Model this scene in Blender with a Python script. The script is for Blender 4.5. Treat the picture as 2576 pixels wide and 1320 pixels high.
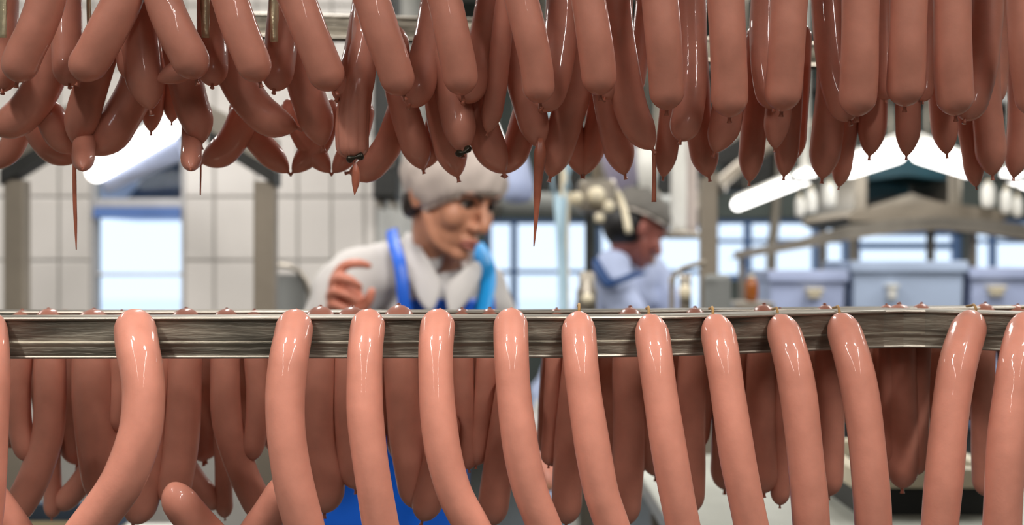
import bpy, bmesh, math, random
from mathutils import Vector, Matrix, Quaternion
import numpy as np
random.seed(7)
PI = math.pi
sc = bpy.context.scene
C = bpy.context.collection
for o in list(bpy.data.objects):
    bpy.data.objects.remove(o)

# ------------------------------------------------------------------ camera
F = 3200.0          # focal length in pixels of the 2576 wide frame
H = 1.35            # camera height
cam_d = bpy.data.cameras.new('camera')
cam = bpy.data.objects.new('camera', cam_d); C.objects.link(cam)
cam.location = (0, 0, H); cam.rotation_euler = (PI/2, 0, 0)
cam_d.sensor_width = 36.0; cam_d.lens = F*36.0/2576.0
cam_d.clip_start = 0.05; cam_d.clip_end = 200
cam_d.dof.use_dof = True; cam_d.dof.focus_distance = 0.96; cam_d.dof.aperture_fstop = 5.6
sc.camera = cam
sc.view_settings.view_transform = 'Standard'
sc.view_settings.look = 'None'
sc.view_settings.gamma = 1.0
sc.view_settings.use_curve_mapping = False
sc.view_settings.exposure = 0.0

# ------------------------------------------------------------------ world
w = bpy.data.worlds.new('world'); sc.world = w; w.use_nodes = True
bg = w.node_tree.nodes['Background']
bg.inputs[0].default_value = (0.76, 0.87, 1.0, 1); bg.inputs[1].default_value = 1.45

def area(name, loc, rot, sx, sy, energy, col=(1, 0.97, 0.93)):
    l = bpy.data.lights.new(name, 'AREA'); l.shape = 'RECTANGLE'; l.size = sx; l.size_y = sy
    l.energy = energy; l.color = col
    o = bpy.data.objects.new(name, l); C.objects.link(o); o.location = loc; o.rotation_euler = rot
    return o
# ceiling luminaires of the hall (above the rack, and over the far half)
for x in (-0.75, 0.75):
    area('ceiling_light', (x, 0.50, 3.0), (0, 0, 0), 0.25, 0.5, 52)
for x in (-1.1, 1.1):
    area('ceiling_light', (x, -0.12, 2.95), (0, 0, 0), 0.12, 0.8, 24)
for x in (-1.0, 1.0):
    area('ceiling_light', (x, -1.9, 2.9), (0, 0, 0), 0.05, 2.6, 29)
for x in (-2.6, -0.6, 1.6, 3.4):
    area('ceiling_light', (x, 3.4, 3.05), (0, 0, 0), 0.3, 1.8, 39)
for x in (0.9, 3.0):
    area('ceiling_light', (x, 6.6, 3.05), (0, 0, 0), 0.3, 1.8, 44)

# ------------------------------------------------------------------ helpers
def P(px, py, Y):
    return Vector(((px-1288.0)/F*Y, Y, H-(py-660.0)/F*Y))

def srgb(r, g, b):
    f = lambda c: (c/12.92 if c <= 0.04045 else ((c+0.055)/1.055)**2.4)
    return (f(r/255.), f(g/255.), f(b/255.), 1)

MATS = {}
def mat(name, col, rough=0.5, metal=0.0, var=0.0, scale=20.0, bump=0.0, bscale=80.0, coat=0.0, trans=0.0,
        sss=0.0, emit=0.0, objvar=0.0, spec=0.5, stretch=None, alpha=1.0, rvar=0.0):
    if name in MATS: return MATS[name]
    m = bpy.data.materials.new(name); m.use_nodes = True; MATS[name] = m
    nt = m.node_tree; b = nt.nodes['Principled BSDF']
    b.inputs['Base Color'].default_value = col
    b.inputs['Roughness'].default_value = rough; b.inputs['Metallic'].default_value = metal
    b.inputs['Specular IOR Level'].default_value = spec
    b.inputs['Coat Weight'].default_value = coat; b.inputs['Coat Roughness'].default_value = 0.05
    b.inputs['Transmission Weight'].default_value = trans
    b.inputs['Alpha'].default_value = alpha
    if sss:
        b.inputs['Subsurface Weight'].default_value = sss
        b.inputs['Subsurface Radius'].default_value = (1.0, 0.35, 0.2); b.inputs['Subsurface Scale'].default_value = 0.006
    if emit:
        b.inputs['Emission Color'].default_value = col; b.inputs['Emission Strength'].default_value = emit
    tc = nt.nodes.new('ShaderNodeTexCoord'); mp = nt.nodes.new('ShaderNodeMapping')
    nt.links.new(tc.outputs['Object'], mp.inputs[0])
    if stretch: mp.inputs['Scale'].default_value = stretch
    if var or rvar:
        n = nt.nodes.new('ShaderNodeTexNoise'); n.inputs['Scale'].default_value = scale; n.inputs['Detail'].default_value = 5
        nt.links.new(mp.outputs[0], n.inputs['Vector'])
        if var:
            r = nt.nodes.new('ShaderNodeValToRGB')
            r.color_ramp.elements[0].position = 0.3; r.color_ramp.elements[1].position = 0.7
            r.color_ramp.elements[0].color = [c*(1-var) for c in col[:3]]+[1]
            r.color_ramp.elements[1].color = [min(1, c*(1+var)) for c in col[:3]]+[1]
            nt.links.new(n.outputs['Fac'], r.inputs[0]); last = r.outputs[0]
            if objvar:
                oi = nt.nodes.new('ShaderNodeObjectInfo'); mr = nt.nodes.new('ShaderNodeMapRange')
                mr.inputs['To Min'].default_value = 1-objvar; mr.inputs['To Max'].default_value = 1+objvar
                nt.links.new(oi.outputs['Random'], mr.inputs['Value'])
                hs = nt.nodes.new('ShaderNodeHueSaturation')
                nt.links.new(mr.outputs[0], hs.inputs['Value']); nt.links.new(last, hs.inputs['Color']); last = hs.outputs[0]
            nt.links.new(last, b.inputs['Base Color'])
        if rvar:
            mr2 = nt.nodes.new('ShaderNodeMapRange'); mr2.inputs['From Min'].default_value = 0.3; mr2.inputs['From Max'].default_value = 0.7
            mr2.inputs['To Min'].default_value = max(0.03, rough-rvar); mr2.inputs['To Max'].default_value = min(1, rough+rvar)
            nt.links.new(n.outputs['Fac'], mr2.inputs['Value']); nt.links.new(mr2.outputs[0], b.inputs['Roughness'])
    if bump:
        n2 = nt.nodes.new('ShaderNodeTexNoise'); n2.inputs['Scale'].default_value = bscale; n2.inputs['Detail'].default_value = 4
        nt.links.new(mp.outputs[0], n2.inputs['Vector'])
        bp = nt.nodes.new('ShaderNodeBump'); bp.inputs['Strength'].default_value = bump; bp.inputs['Distance'].default_value = 0.001
        nt.links.new(n2.outputs['Fac'], bp.inputs['Height']); nt.links.new(bp.outputs[0], b.inputs['Normal'])
        if coat:
            n3 = nt.nodes.new('ShaderNodeTexNoise'); n3.inputs['Scale'].default_value = 130; n3.inputs['Detail'].default_value = 2
            nt.links.new(mp.outputs[0], n3.inputs['Vector'])
            b2 = nt.nodes.new('ShaderNodeBump'); b2.inputs['Strength'].default_value = 0.2; b2.inputs['Distance'].default_value = 0.001
            nt.links.new(n3.outputs['Fac'], b2.inputs['Height']); nt.links.new(b2.outputs[0], b.inputs['Coat Normal'])
    return m

def mesh_obj(name, verts, faces, m=None, parent=None, smooth=False):
    me = bpy.data.meshes.new(name); me.from_pydata([tuple(v) for v in verts], [], faces); me.update()
    return link(name, me, m, parent, smooth)

def link(name, me, m=None, parent=None, smooth=False):
    if m and not me.materials: me.materials.append(m)
    if smooth:
        me.polygons.foreach_set('use_smooth', [True]*len(me.polygons))
    o = bpy.data.objects.new(name, me); C.objects.link(o)
    if parent:
        o.parent = parent
    return o

def bm_obj(name, bm, m=None, parent=None, smooth=False):
    bmesh.ops.recalc_face_normals(bm, faces=bm.faces)
    me = bpy.data.meshes.new(name); bm.to_mesh(me); bm.free()
    return link(name, me, m, parent, smooth)

def tag(o, label=None, cat=None, group=None, kind=None):
    if label: o['label'] = label
    if cat: o['category'] = cat
    if group: o['group'] = group
    if kind: o['kind'] = kind
    return o

def empty(name, loc, label=None, cat=None, group=None):
    o = bpy.data.objects.new(name, None); C.objects.link(o); o.empty_display_size = 0.05
    o.location = (0, 0, 0)      # parts carry world coordinates
    return tag(o, label, cat, group)

def box_bm(lo, hi, bevel=0.0, bm=None):
    bm = bm or bmesh.new()
    r = bmesh.ops.create_cube(bm, size=1.0)
    for v in r['verts']:
        v.co = Vector([lo[i]+(v.co[i]+0.5)*(hi[i]-lo[i]) for i in range(3)])
    if bevel:
        es = list({e for v in r['verts'] for e in v.link_edges})
        bmesh.ops.bevel(bm, geom=es, offset=bevel, segments=2, affect='EDGES', profile=0.5)
    return bm

def box(name, lo, hi, m, parent=None, bevel=0.0):
    return bm_obj(name, box_bm(lo, hi, bevel), m, parent)

def catmull(pts, n):
    pts = [Vector(p) for p in pts]
    if len(pts) == 2: pts = [pts[0], (pts[0]+pts[1])/2, pts[1]]
    ext = [pts[0]*2-pts[1]]+pts+[pts[-1]*2-pts[-2]]
    dense = []
    for i in range(1, len(ext)-2):
        p0, p1, p2, p3 = ext[i-1:i+3]
        for k in range(24):
            t = k/24.0
            dense.append(0.5*((2*p1)+(p2-p0)*t+(2*p0-5*p1+4*p2-p3)*t*t+(3*p1-p0-3*p2+p3)*t**3))
    dense.append(pts[-1])
    L = [0.0]
    for a, b in zip(dense, dense[1:]): L.append(L[-1]+(b-a).length)
    return dense, L

def at_len(dense, L, s):
    lo, hi = 0, len(L)-1
    s = min(max(s, 0), L[-1])
    while hi-lo > 1:
        mid = (lo+hi)//2
        if L[mid] <= s: lo = mid
        else: hi = mid
    t = 0 if L[hi] == L[lo] else (s-L[lo])/(L[hi]-L[lo])
    return dense[lo].lerp(dense[hi], t)

def sweep(pts, rad, seg=24, rings=None, samples=None, flat=None, wobble=0.0):
    """tube along a smooth line; rad(t, s, total) gives the radius; flat=(axis scale) squashes the section"""
    dense, L = catmull(pts, 0); T = L[-1]
    ss = samples(T) if samples else [T*i/(rings or 24) for i in range((rings or 24)+1)]
    cen = [at_len(dense, L, s) for s in ss]
    eps = T*0.01
    verts, faces = [], []
    ref = Vector((0, 1, 0)); prev = None
    for i, (s, c) in enumerate(zip(ss, cen)):
        tg = (at_len(dense, L, s+eps)-at_len(dense, L, s-eps)).normalized()
        if prev is None:
            a = ref if abs(tg.dot(ref)) < 0.95 else Vector((1, 0, 0))
            u = (a-tg*a.dot(tg)).normalized()
        else:
            u = (prev-tg*prev.dot(tg)).normalized()
        prev = u; v = tg.cross(u)
        r = rad(s/T, s, T)
        for k in range(seg):
            an = 2*PI*k/seg
            rr = r*(1+wobble*math.sin(3*an+s*90)*math.cos(s*55+an))
            verts.append(c+u*math.cos(an)*rr*(flat or 1.0)+v*math.sin(an)*rr)
    n = len(ss)
    for i in range(n-1):
        for k in range(seg):
            a = i*seg+k; b = i*seg+(k+1) % seg
            faces.append((a, b, b+seg, a+seg))
    faces.append(tuple(range(seg))[::-1]); faces.append(tuple(range((n-1)*seg, n*seg)))
    return verts, faces

def tube(name, pts, r, m, parent=None, seg=12, rings=24, flat=None):
    v, f = sweep(pts, lambda t, s, T: r, seg, rings, flat=flat)
    return mesh_obj(name, v, f, m, parent, True)

# ------------------------------------------------------------------ materials
M_saus = mat('sausage_skin', (0.56, 0.226, 0.158, 1), 0.48, var=0.07, scale=70, bump=0.10, bscale=420, coat=0.42, sss=0.10, objvar=0.05, rvar=0.08, spec=0.22)
M_casing = mat('wet_casing', (0.42, 0.13, 0.075, 1), 0.3, var=0.2, scale=70, bump=0.5, bscale=160, coat=0.4)
M_string = mat('casing_loop', srgb(170, 130, 70), 0.5, var=0.2)
M_knot = mat('dark_clip', srgb(48, 44, 34), 0.35, metal=0.5, var=0.3)
M_rail = mat('worn_steel', (0.27, 0.24, 0.19, 1), 0.45, metal=0.85, var=0.55, scale=34, bump=0.8, bscale=120, stretch=(0.3, 1, 2.6), rvar=0.15)
M_steel = mat('brushed_steel', srgb(160, 152, 140), 0.35, metal=0.75, var=0.1, scale=14, stretch=(1, 1, 0.2))
M_strap = mat('crinkled_foil_steel', srgb(206, 194, 160), 0.28, metal=0.5, var=0.25, scale=60, bump=1.0, bscale=110)
M_taupe = mat('taupe_steel', srgb(140, 130, 116), 0.5, metal=0.3, var=0.1, scale=9)
M_darkmetal = mat('dark_metal', srgb(44, 44, 42), 0.5, metal=0.3, var=0.2)
M_grout = mat('grout', srgb(160, 156, 150), 0.85, var=0.06)
M_tile = mat('wall_tile', srgb(216, 210, 204), 0.25, var=0.03, scale=4, objvar=0.03)
M_paint = mat('pale_paint', srgb(205, 203, 196), 0.6, var=0.03, scale=3)
M_grey = mat('grey_paint', srgb(132, 134, 132), 0.6, var=0.12, scale=3)
M_floor = mat('floor_tile', srgb(72, 72, 68), 0.4, var=0.08, scale=5)
M_ceil = mat('ceiling_paint', srgb(220, 220, 215), 0.8, var=0.02)
M_frame = mat('blue_frame', srgb(92, 122, 168), 0.45, var=0.06)
M_white = mat('white_plastic', srgb(232, 230, 222), 0.4, var=0.03)
M_cream = mat('cream_plastic', srgb(226, 214, 186), 0.45, var=0.05)
M_lilac = mat('lilac_plastic', srgb(176, 188, 222), 0.35, var=0.05, scale=6)
M_teal = mat('dark_teal', srgb(18, 70, 84), 0.45, var=0.25, scale=8)
M_navy = mat('navy_canvas', srgb(52, 70, 96), 0.7, var=0.2, scale=6)
M_hose = mat('pale_blue_hose', srgb(168, 198, 214), 0.35, var=0.04)
M_amber = mat('amber_glass', srgb(150, 84, 30), 0.2, var=0.15)
M_blue = mat('apron_blue', srgb(12, 92, 205), 0.42, var=0.12, scale=12)
M_cyan = mat('apron_cyan', srgb(20, 150, 222), 0.42, var=0.10, scale=12)
M_coat = mat('white_coat', srgb(196, 191, 188), 0.85, var=0.04, scale=10, bump=0.4, bscale=30)
M_skin = mat('skin', (0.52, 0.235, 0.14, 1), 0.5, var=0.08, scale=18, sss=0.12)
M_handskin = mat('chilled_skin', (0.56, 0.20, 0.13, 1), 0.45, var=0.12, scale=30, sss=0.1)
M_lips = mat('lips', (0.40, 0.13, 0.095, 1), 0.45, var=0.1)
M_hair = mat('dark_hair', srgb(38, 26, 20), 0.5, var=0.3, scale=40)
M_net = mat('hair_net', srgb(210, 195, 186), 0.85, var=0.10, scale=30, bump=0.8, bscale=60, alpha=0.80)
M_bluecoat = mat('pale_blue_coat', srgb(182, 194, 226), 0.85, var=0.05, scale=8)
M_glow = mat('lamp_tube', (1.0, 0.98, 0.94, 1), 0.4, emit=5.0)
M_snow = mat('snow', srgb(236, 240, 246), 0.9, var=0.05, scale=2)
M_glass = bpy.data.materials.new('window_glass'); M_glass.use_nodes = True
nt = M_glass.node_tree; nt.nodes.clear()
_o = nt.nodes.new('ShaderNodeOutputMaterial'); _m = nt.nodes.new('ShaderNodeMixShader'); _t = nt.nodes.new('ShaderNodeBsdfTransparent'); _g = nt.nodes.new('ShaderNodeBsdfGlossy')
_f = nt.nodes.new('ShaderNodeFresnel'); _f.inputs[0].default_value = 1.25; _g.inputs['Roughness'].default_value = 0.02
_t.inputs[0].default_value = (0.94, 0.97, 1, 1)
nt.links.new(_f.outputs[0], _m.inputs[0]); nt.links.new(_t.outputs[0], _m.inputs[1]); nt.links.new(_g.outputs[0], _m.inputs[2]); nt.links.new(_m.outputs[0], _o.inputs[0])

# ------------------------------------------------------------------ the setting
X0, X1, Y0, YL, YF, ZC = -4.2, 5.2, -3.4, 5.0, 9.0, 3.2
XS = P(945, 0, YL).x
def structure(name, bm, m): return tag(bm_obj(name, bm, m), kind='structure')
structure('floor', box_bm((X0, Y0, -0.1), (X1, YF+0.2, 0)), M_floor)
structure('ceiling', box_bm((X0, Y0, ZC), (X1, YF+0.2, ZC+0.1)), M_ceil)
structure('wall_rear', box_bm((X0-0.2, Y0-0.2, -0.1), (X1+0.2, Y0, ZC+0.1)), mat('slate_paint', srgb(70, 68, 64), 0.7))
structure('wall_west', box_bm((X0-0.2, Y0, -0.1), (X0, YL+0.2, ZC+0.1)), M_grey)
structure('wall_east', box_bm((X1, Y0, -0.1), (X1+0.2, YF+0.2, ZC+0.1)), M_grey)
structure('wall_side', box_bm((XS-0.2, YL+0.08, -0.1), (XS, YF+0.2, ZC+0.1)), M_paint)

def wall_with_holes(name, x0, x1, y0, y1, z0, z1, holes, m):
    """holes: (xa, xb, za, zb) sorted in x, not overlapping"""
    bm = bmesh.new(); x = x0
    for xa, xb, za, zb in holes:
        if xa > x: box_bm((x, y0, z0), (xa, y1, z1), bm=bm)
        box_bm((xa, y0, z0), (xb, y1, za), bm=bm); box_bm((xa, y0, zb), (xb, y1, z1), bm=bm)
        x = xb
    box_bm((x, y0, z0), (x1, y1, z1), bm=bm)
    return structure(name, bm, m)

# left wall: grout body with single tiles, one tall window
lw = (P(230, 0, YL).x, P(465, 0, YL).x, P(0, 830, YL).z, P(0, 300, YL).z)
wl = wall_with_holes('wall_left', X0, XS, YL, YL+0.08, -0.1, ZC+0.1, [lw], M_grout)
cols = [-270, -165, -60, 45, 150, 230, None, 465, 540, 645, 750, 835, 918, 945]
rows = [-145, 15, 175, 335, 495, 655, 815, 975, 1135]
cache = {}
for a, b in zip(cols, cols[1:]):
    if a is None or b is None: continue
    for c, d in zip(rows, rows[1:]):
        A = P(a, c, YL); B = P(b, d, YL); wdt = B.x-A.x; hgt = A.z-B.z
        k = (round(wdt, 4), round(hgt, 4))
        if k not in cache:
            g = 0.004
            bm = box_bm((-wdt/2+g, -0.009, -hgt/2+g), (wdt/2-g, 0.0, hgt/2-g), 0.003)
            me = bpy.data.meshes.new('tile'); bm.to_mesh(me); bm.free(); cache[k] = me
        o = link('tile', cache[k], M_tile, wl)
        o.location = ((A.x+B.x)/2, YL+random.uniform(-0.0015, 0.001), (A.z+B.z)/2)
for a, b, c, d in ((230, 465, -145, 15), (230, 465, 15, 175), (230, 465, 175, 300)):
    for e, f in ((230, 347), (347, 465)):
        A = P(e, c, YL); B = P(f, d, YL)
        box('tile', (A.x+0.004, YL-0.009, B.z+0.004), (B.x-0.004, YL, A.z-0.004), M_tile, wl, 0.003)

def window(n, xa, xb, za, zb, Y, mull=(), trans=(), fr=0.03, m=M_frame):
    w_ = tag(empty('window_%d' % n, None), kind='structure')
    bm = bmesh.new()
    for lo, hi in (((xa, za), (xa+fr, zb)), ((xb-fr, za), (xb, zb)), ((xa, za), (xb, za+fr)), ((xa, zb-fr), (xb, zb))):
        box_bm((lo[0], Y+0.03, lo[1]), (hi[0], Y+0.11, hi[1]), 0.004, bm)
    bm_obj('frame', bm, m, w_)
    for x, t in mull: box('mullion', (x-t/2, Y+0.035, za+fr), (x+t/2, Y+0.105, zb-fr), m, w_, 0.004)
    for z, t in trans: box('transom', (xa+fr, Y+0.04, z-t/2), (xb-fr, Y+0.10, z+t/2), m, w_, 0.004)
    xs = [xa]+[q[0] for q in mull]+[xb]; zs = [za]+sorted(q[0] for q in trans)+[zb]
    for a, b in zip(xs, xs[1:]):
        for c, d in zip(zs, zs[1:]):
            box('pane', (a+0.005, Y+0.066, c+0.005), (b-0.005, Y+0.072, d-0.005), M_glass, w_)
    return w_

M_lframe = mat('taupe_frame', srgb(188, 186, 186), 0.5, var=0.05)
window(1, *lw, YL-0.036, trans=[(P(0, 510, YL).z, 0.036), (P(0, 690, YL).z, 0.012)], fr=0.014, m=M_lframe)
# roller shutter box under the transom
tag(box('trim_1', (lw[0]+0.014, YL-0.02, P(0, 548, YL).z), (lw[1]-0.014, YL+0.06, P(0, 522, YL).z), mat('blue_trim', srgb(96, 128, 190), 0.5, var=0.1, scale=3)), kind='structure')

# far wall with a ribbon of windows
def fx(px): return P(px, 0, YF).x
def fz(py): return P(0, py, YF).z
far = [(fx(1222), fx(1492), fz(860), fz(548)), (fx(1500), fx(1785), fz(860), fz(560)), (fx(1795), fx(2140), fz(705), fz(548)), (fx(2150), fx(2422), fz(705), fz(575)), (fx(2432), fx(2760), fz(705), fz(548))]
wall_with_holes('wall_back', XS, X1, YF, YF+0.2, -0.1, ZC+0.1, far, mat('dim_green_grey', srgb(84, 92, 88), 0.7, var=0.3, scale=2))
window(2, *far[0], YF, mull=[(fx(1293), 0.05)], trans=[(fz(684), 0.03)], fr=0.04)
window(3, *far[1], YF, mull=[(fx(1640), 0.05)], trans=[(fz(684), 0.03)], fr=0.04)
window(4, *far[2], YF, mull=[(fx(1885), 0.05), (fx(2056), 0.04)], trans=[(fz(606), 0.03)], fr=0.04)
window(5, *far[3], YF, trans=[(fz(618), 0.05)], fr=0.05)
window(6, *far[4], YF, mull=[(fx(2506), 0.04), (fx(2640), 0.04)], trans=[(fz(606), 0.03)], fr=0.04)

# outside: snowy yard, canopy and covered heap seen through the left window
tag(box('ground_outside', (-30, YL+0.25, -0.6), (30, 60, -0.4), M_snow), kind='structure')
YB = 8.5
e = empty('outbuilding', None, 'blue-grey building on posts outside the tall window', 'building')
box('wall', (P(120, 0, YB).x, YB, P(0, 532, YB).z), (P(600, 0, YB).x, YB+2, P(0, 150, YB).z), mat('lilac_render', srgb(206, 214, 238), 0.8, var=0.05, scale=2), e)
for x in (P(140, 0, YB).x, P(575, 0, YB).x):
    box('post', (x-0.05, YB+0.2, -0.4), (x+0.05, YB+0.3, P(0, 532, YB).z), M_grey, e)
# dark arched tarp against the building
prof = [(318, 500), (345, 468), (368, 425), (385, 398), (402, 382), (424, 380), (440, 392), (434, 450), (428, 500)]
bm = bmesh.new()
va = [bm.verts.new(P(x, y, YB-0.30)) for x, y in prof]; vb = [bm.verts.new(P(x, y, YB-0.30)+Vector((0, 0.29, 0))) for x, y in prof]
bm.faces.new(va); bm.faces.new(vb)
for k in range(len(prof)):
    k2 = (k+1) % len(prof); bm.faces.new((va[k], va[k2], vb[k2], vb[k]))
bm_obj('awning', bm, M_navy, e)

# ------------------------------------------------------------------ steel rails
def rail_path(px, dy=0.0):
    """front rail: (pixel x, depth) -> world point of its top front edge"""
    return P(px, 797, 1.0)
RP = [(-330, 0.958, 798), (0, 0.958, 798), (700, 0.958, 797), (1200, 0.958, 796), (1450, 0.966, 796), (1700, 0.985, 794), (1950, 1.015, 788), (2200, 1.045, 781), (2285, 1.05, 779), (2370, 1.045, 781), (2576, 1.02, 787), (2900, 0.98, 793)]
PROF_WEB = [(0.046, 0.0), (0.0025, 0.0), (0.0025, -0.005), (0.0032, -0.0182), (0.0020, -0.0192), (0.0020, -0.0202), (0.003, -0.0225), (0.003, -0.030), (0.0055, -0.030), (0.0055, -0.0035), (0.046, -0.0035)]
def sweep_profile(name, path, prof, m, parent):
    n = len(prof); verts = []; faces = []
    for i, p in enumerate(path):
        a = path[max(i-1, 0)]; b = path[min(i+1, len(path)-1)]
        t = (b-a); t.z = 0; t.normalize(); nrm = Vector((-t.y, t.x, 0))
        for d, z in prof: verts.append(p+nrm*d+Vector((0, 0, z)))
    for i in range(len(path)-1):
        for k in range(n):
            k2 = (k+1) % n; faces.append((i*n+k, i*n+k2, (i+1)*n+k2, (i+1)*n+k))
    faces.append(tuple(range(n))); faces.append(tuple(range((len(path)-1)*n, len(path)*n))[::-1])
    bm = bmesh.new(); vs = [bm.verts.new(v) for v in verts]
    for f in faces: bm.faces.new([vs[k] for k in f])
    return bm_obj(name, bm, m, parent)
pw = [P(x, y, Y) for x, Y, y in RP]
dn, Ln = catmull(pw, 0)
path = [at_len(dn, Ln, Ln[-1]*i/60) for i in range(61)]
circ = lambda r, cx, cz, n=8: [(cx+r*math.cos(2*PI*k/n), cz+r*math.sin(2*PI*k/n)) for k in range(n)]
def make_rail(path, label, full=True):
    r = empty('steel_rail', None, label, 'rail')
    sweep_profile('web', path, PROF_WEB, M_rail, r)
    sweep_profile('top_lip', path, circ(0.0016, 0.0012, -0.0012), M_steel, r)
    sweep_profile('bottom_lip', path, circ(0.0013, 0.0036, -0.0302), M_steel, r)
    sweep_profile('back_flange', path, [(0.046, 0), (0.046, -0.03), (0.043, -0.03), (0.043, -0.0035)], M_rail, r)
    return r
make_rail(path, 'long grimy steel rail carrying the lower front row of sausages')
back_path = [P(x, 783 if x < 1300 else 783-(x-1300)*0.009, 1.09+0.03*max(0, (x-1200)/1100)) for x in (-330, 200, 700, 1200, 1600, 2000, 2400, 2900)]
make_rail(back_path, 'steel rail just behind the lower front rail, mostly hidden by it')
# upper rack rails, above the frame
make_rail([P(x, -470, 0.99) for x in (-400, 600, 1600, 3000)], 'steel rail the upper front row of sausages hangs from')
make_rail([P(x, -440, 1.10) for x in (-400, 600, 1600, 3000)], 'steel rail behind the upper front rail, carrying the deeper rows')
# rear rack rail seen between the upper sausages
make_rail([P(x, y, 1.75) for x, y in ((560, 30), (1200, 46), (1900, 104), (2285, 112), (2900, 98))], 'dark steel rail of the rear rack behind the upper sausages')

t_ = empty('shade_tray', None, 'unseen steel tray added above the upper sausages to shade them', 'tray')  # added out of view to keep the overhead light off the upper rows
box('pan', (-1.3, 0.775, 1.86), (1.5, 1.45, 1.872), M_steel, t_, 0.002)
for yy in (0.775, 1.442): box('rim', (-1.3, yy, 1.872), (1.5, yy+0.008, 1.90), M_steel, t_, 0.001)

# ------------------------------------------------------------------ sausages
ORD = ['first', 'second', 'third', 'fourth', 'fifth', 'sixth', 'seventh', 'eighth', 'ninth', 'tenth', 'eleventh', 'twelfth', 'thirteenth', 'fourteenth', 'fifteenth', 'sixteenth', 'seventeenth', 'eighteenth', 'nineteenth', 'twentieth']
def ordinal(n):
    if n <= 20: return ORD[n-1]
    tens = {2: 'twenty', 3: 'thirty', 4: 'forty', 5: 'fifty'}[n//10]
    return tens+'-'+ORD[n % 10-1] if n % 10 else {2: 'twentieth', 3: 'thirtieth', 4: 'fortieth', 5: 'fiftieth'}[n//10]

def sausage(pts, wpx, seg=24, rings=30, blunt=(1.5, 1.5), knot=(False, True), pointed=False):
    """pts: (px, py, depth) down its length. Returns the mesh object."""
    W = [P(x, y, d) for x, y, d in pts]
    Y = sum(d for _, _, d in pts)/len(pts)
    R = wpx/2.0*Y/F
    la, lb = blunt[0]*R, blunt[1]*R
    def rad(t, s, T):
        k = 1.0
        if s < la: k = (1-(1-s/la)**2.1)**0.56
        if T-s < lb: k = min(k, (1-(1-(T-s)/lb)**1.75)**0.68 if pointed else (1-(1-(T-s)/lb)**2.1)**0.56)
        return max(R*k*(1+0.018*math.sin(s*70+wpx)), R*0.07)
    def samples(T):
        a = [la*(1-math.cos(PI/2*i/8)) for i in range(9)]
        b = [T-lb*(1-math.cos(PI/2*i/8)) for i in range(8, -1, -1)]
        n = rings; mid = [la+(T-lb-la)*i/n for i in range(1, n)]
        return a+mid+b
    v, f = sweep(W, rad, seg, samples=samples)
    o = mesh_obj('sausage', v, f, M_saus, None, True)
    for which, on in zip((0, -1), knot):
        if on:
            p = W[which]; q = W[1 if which == 0 else -2]; d = (p-q).normalized()
            L = R*0.30
            v, f = sweep([p-d*R*0.12, p+d*L*0.4, p+d*L], lambda t, s, T: R*(0.15-0.05*math.sin(t*PI)), 8, 6, wobble=0.12)
            mesh_obj('casing_twist', v, f, M_casing, o, True)
    return o

ALL = []      # (row, key_x, object)
def add(row, pts, wpx, key=None, **kw):
    o = sausage(pts, wpx, **kw)
    ALL.append((row, key if key is not None else pts[-1][0], o, pts))
    return o

# ---- upper front row: pixel centre lines of the part in view, run on up to the rail
UF = [
 (92, [(128, -60), (117, 0), (90, 75), (63, 130), (50, 165), (43, 207)]),
 (96, [(322, -60), (309, 0), (268, 80), (235, 140), (214, 172), (200, 203)]),
 (94, [(410, -60), (411, 0), (443, 80), (472, 135), (484, 165), (494, 200)]),
 (90, [(560, -60), (579, 0), (602, 70), (628, 135), (641, 168), (654, 207)]),
 (92, [(720, -60), (748, 0), (777, 75), (805, 145), (820, 182), (842, 227)]),
 (90, [(912, -60), (935, 0), (960, 80), (985, 150), (998, 192), (1016, 240)]),
 (88, [(1100, -60), (1119, 0), (1138, 90), (1152, 155), (1158, 190), (1164, 240)]),
 (84, [(1300, -60), (1312, 0), (1334, 90), (1350, 170), (1354, 212), (1359, 260)]),
 (88, [(1468, -60), (1480, 0), (1494, 90), (1503, 155), (1507, 195), (1510, 240)]),
 (90, [(1655, -60), (1660, 0), (1669, 100), (1675, 190), (1677, 225), (1677, 277)]),
 (92, [(1824, -60), (1826, 0), (1831, 100), (1834, 190), (1835, 245), (1835, 295)]),
 (92, [(1988, -60), (1985, 0), (1980, 100), (1974, 190), (1970, 230), (1966, 280)]),
 (93, [(2167, -60), (2165, 0), (2163, 130), (2161, 200), (2158, 240), (2156, 293)]),
 (93, [(2288, -60), (2286, 0), (2283, 110), (2280, 180), (2278, 215), (2276, 268)]),
 (93, [(2393, -60), (2395, 0), (2397, 130), (2399, 200), (2402, 240), (2404, 291)]),
 (94, [(2580, -60), (2581, 0), (2587, 120), (2596, 200), (2602, 250), (2606, 292)]),
]
for wpx, c in UF:
    (xa, ya), (xb, yb) = c[0], c[1]
    sl = (xa-xb)/(ya-yb)
    q_ = 0.0 if abs(sl) > 0.3 else 1.0
    top = [(xa+sl*(-470+60)*0.75*q_+sl*-60*(1-q_), -478, 0.981), (xa+sl*(-300+60)*0.85*q_+sl*-60*(1-q_), -300, 0.966), (xa+sl*(-170+60)*q_+sl*-45*(1-q_), -170, 0.957)]
    dep = lambda y: 0.951 + (0.012*max(0, (y-100)/160.0) if y > 100 else 0)
    add('upper front', top+[(x, y, dep(y)) for x, y in c], wpx, seg=32, rings=44, knot=(True, True), blunt=(1.5, 1.1))

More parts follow.
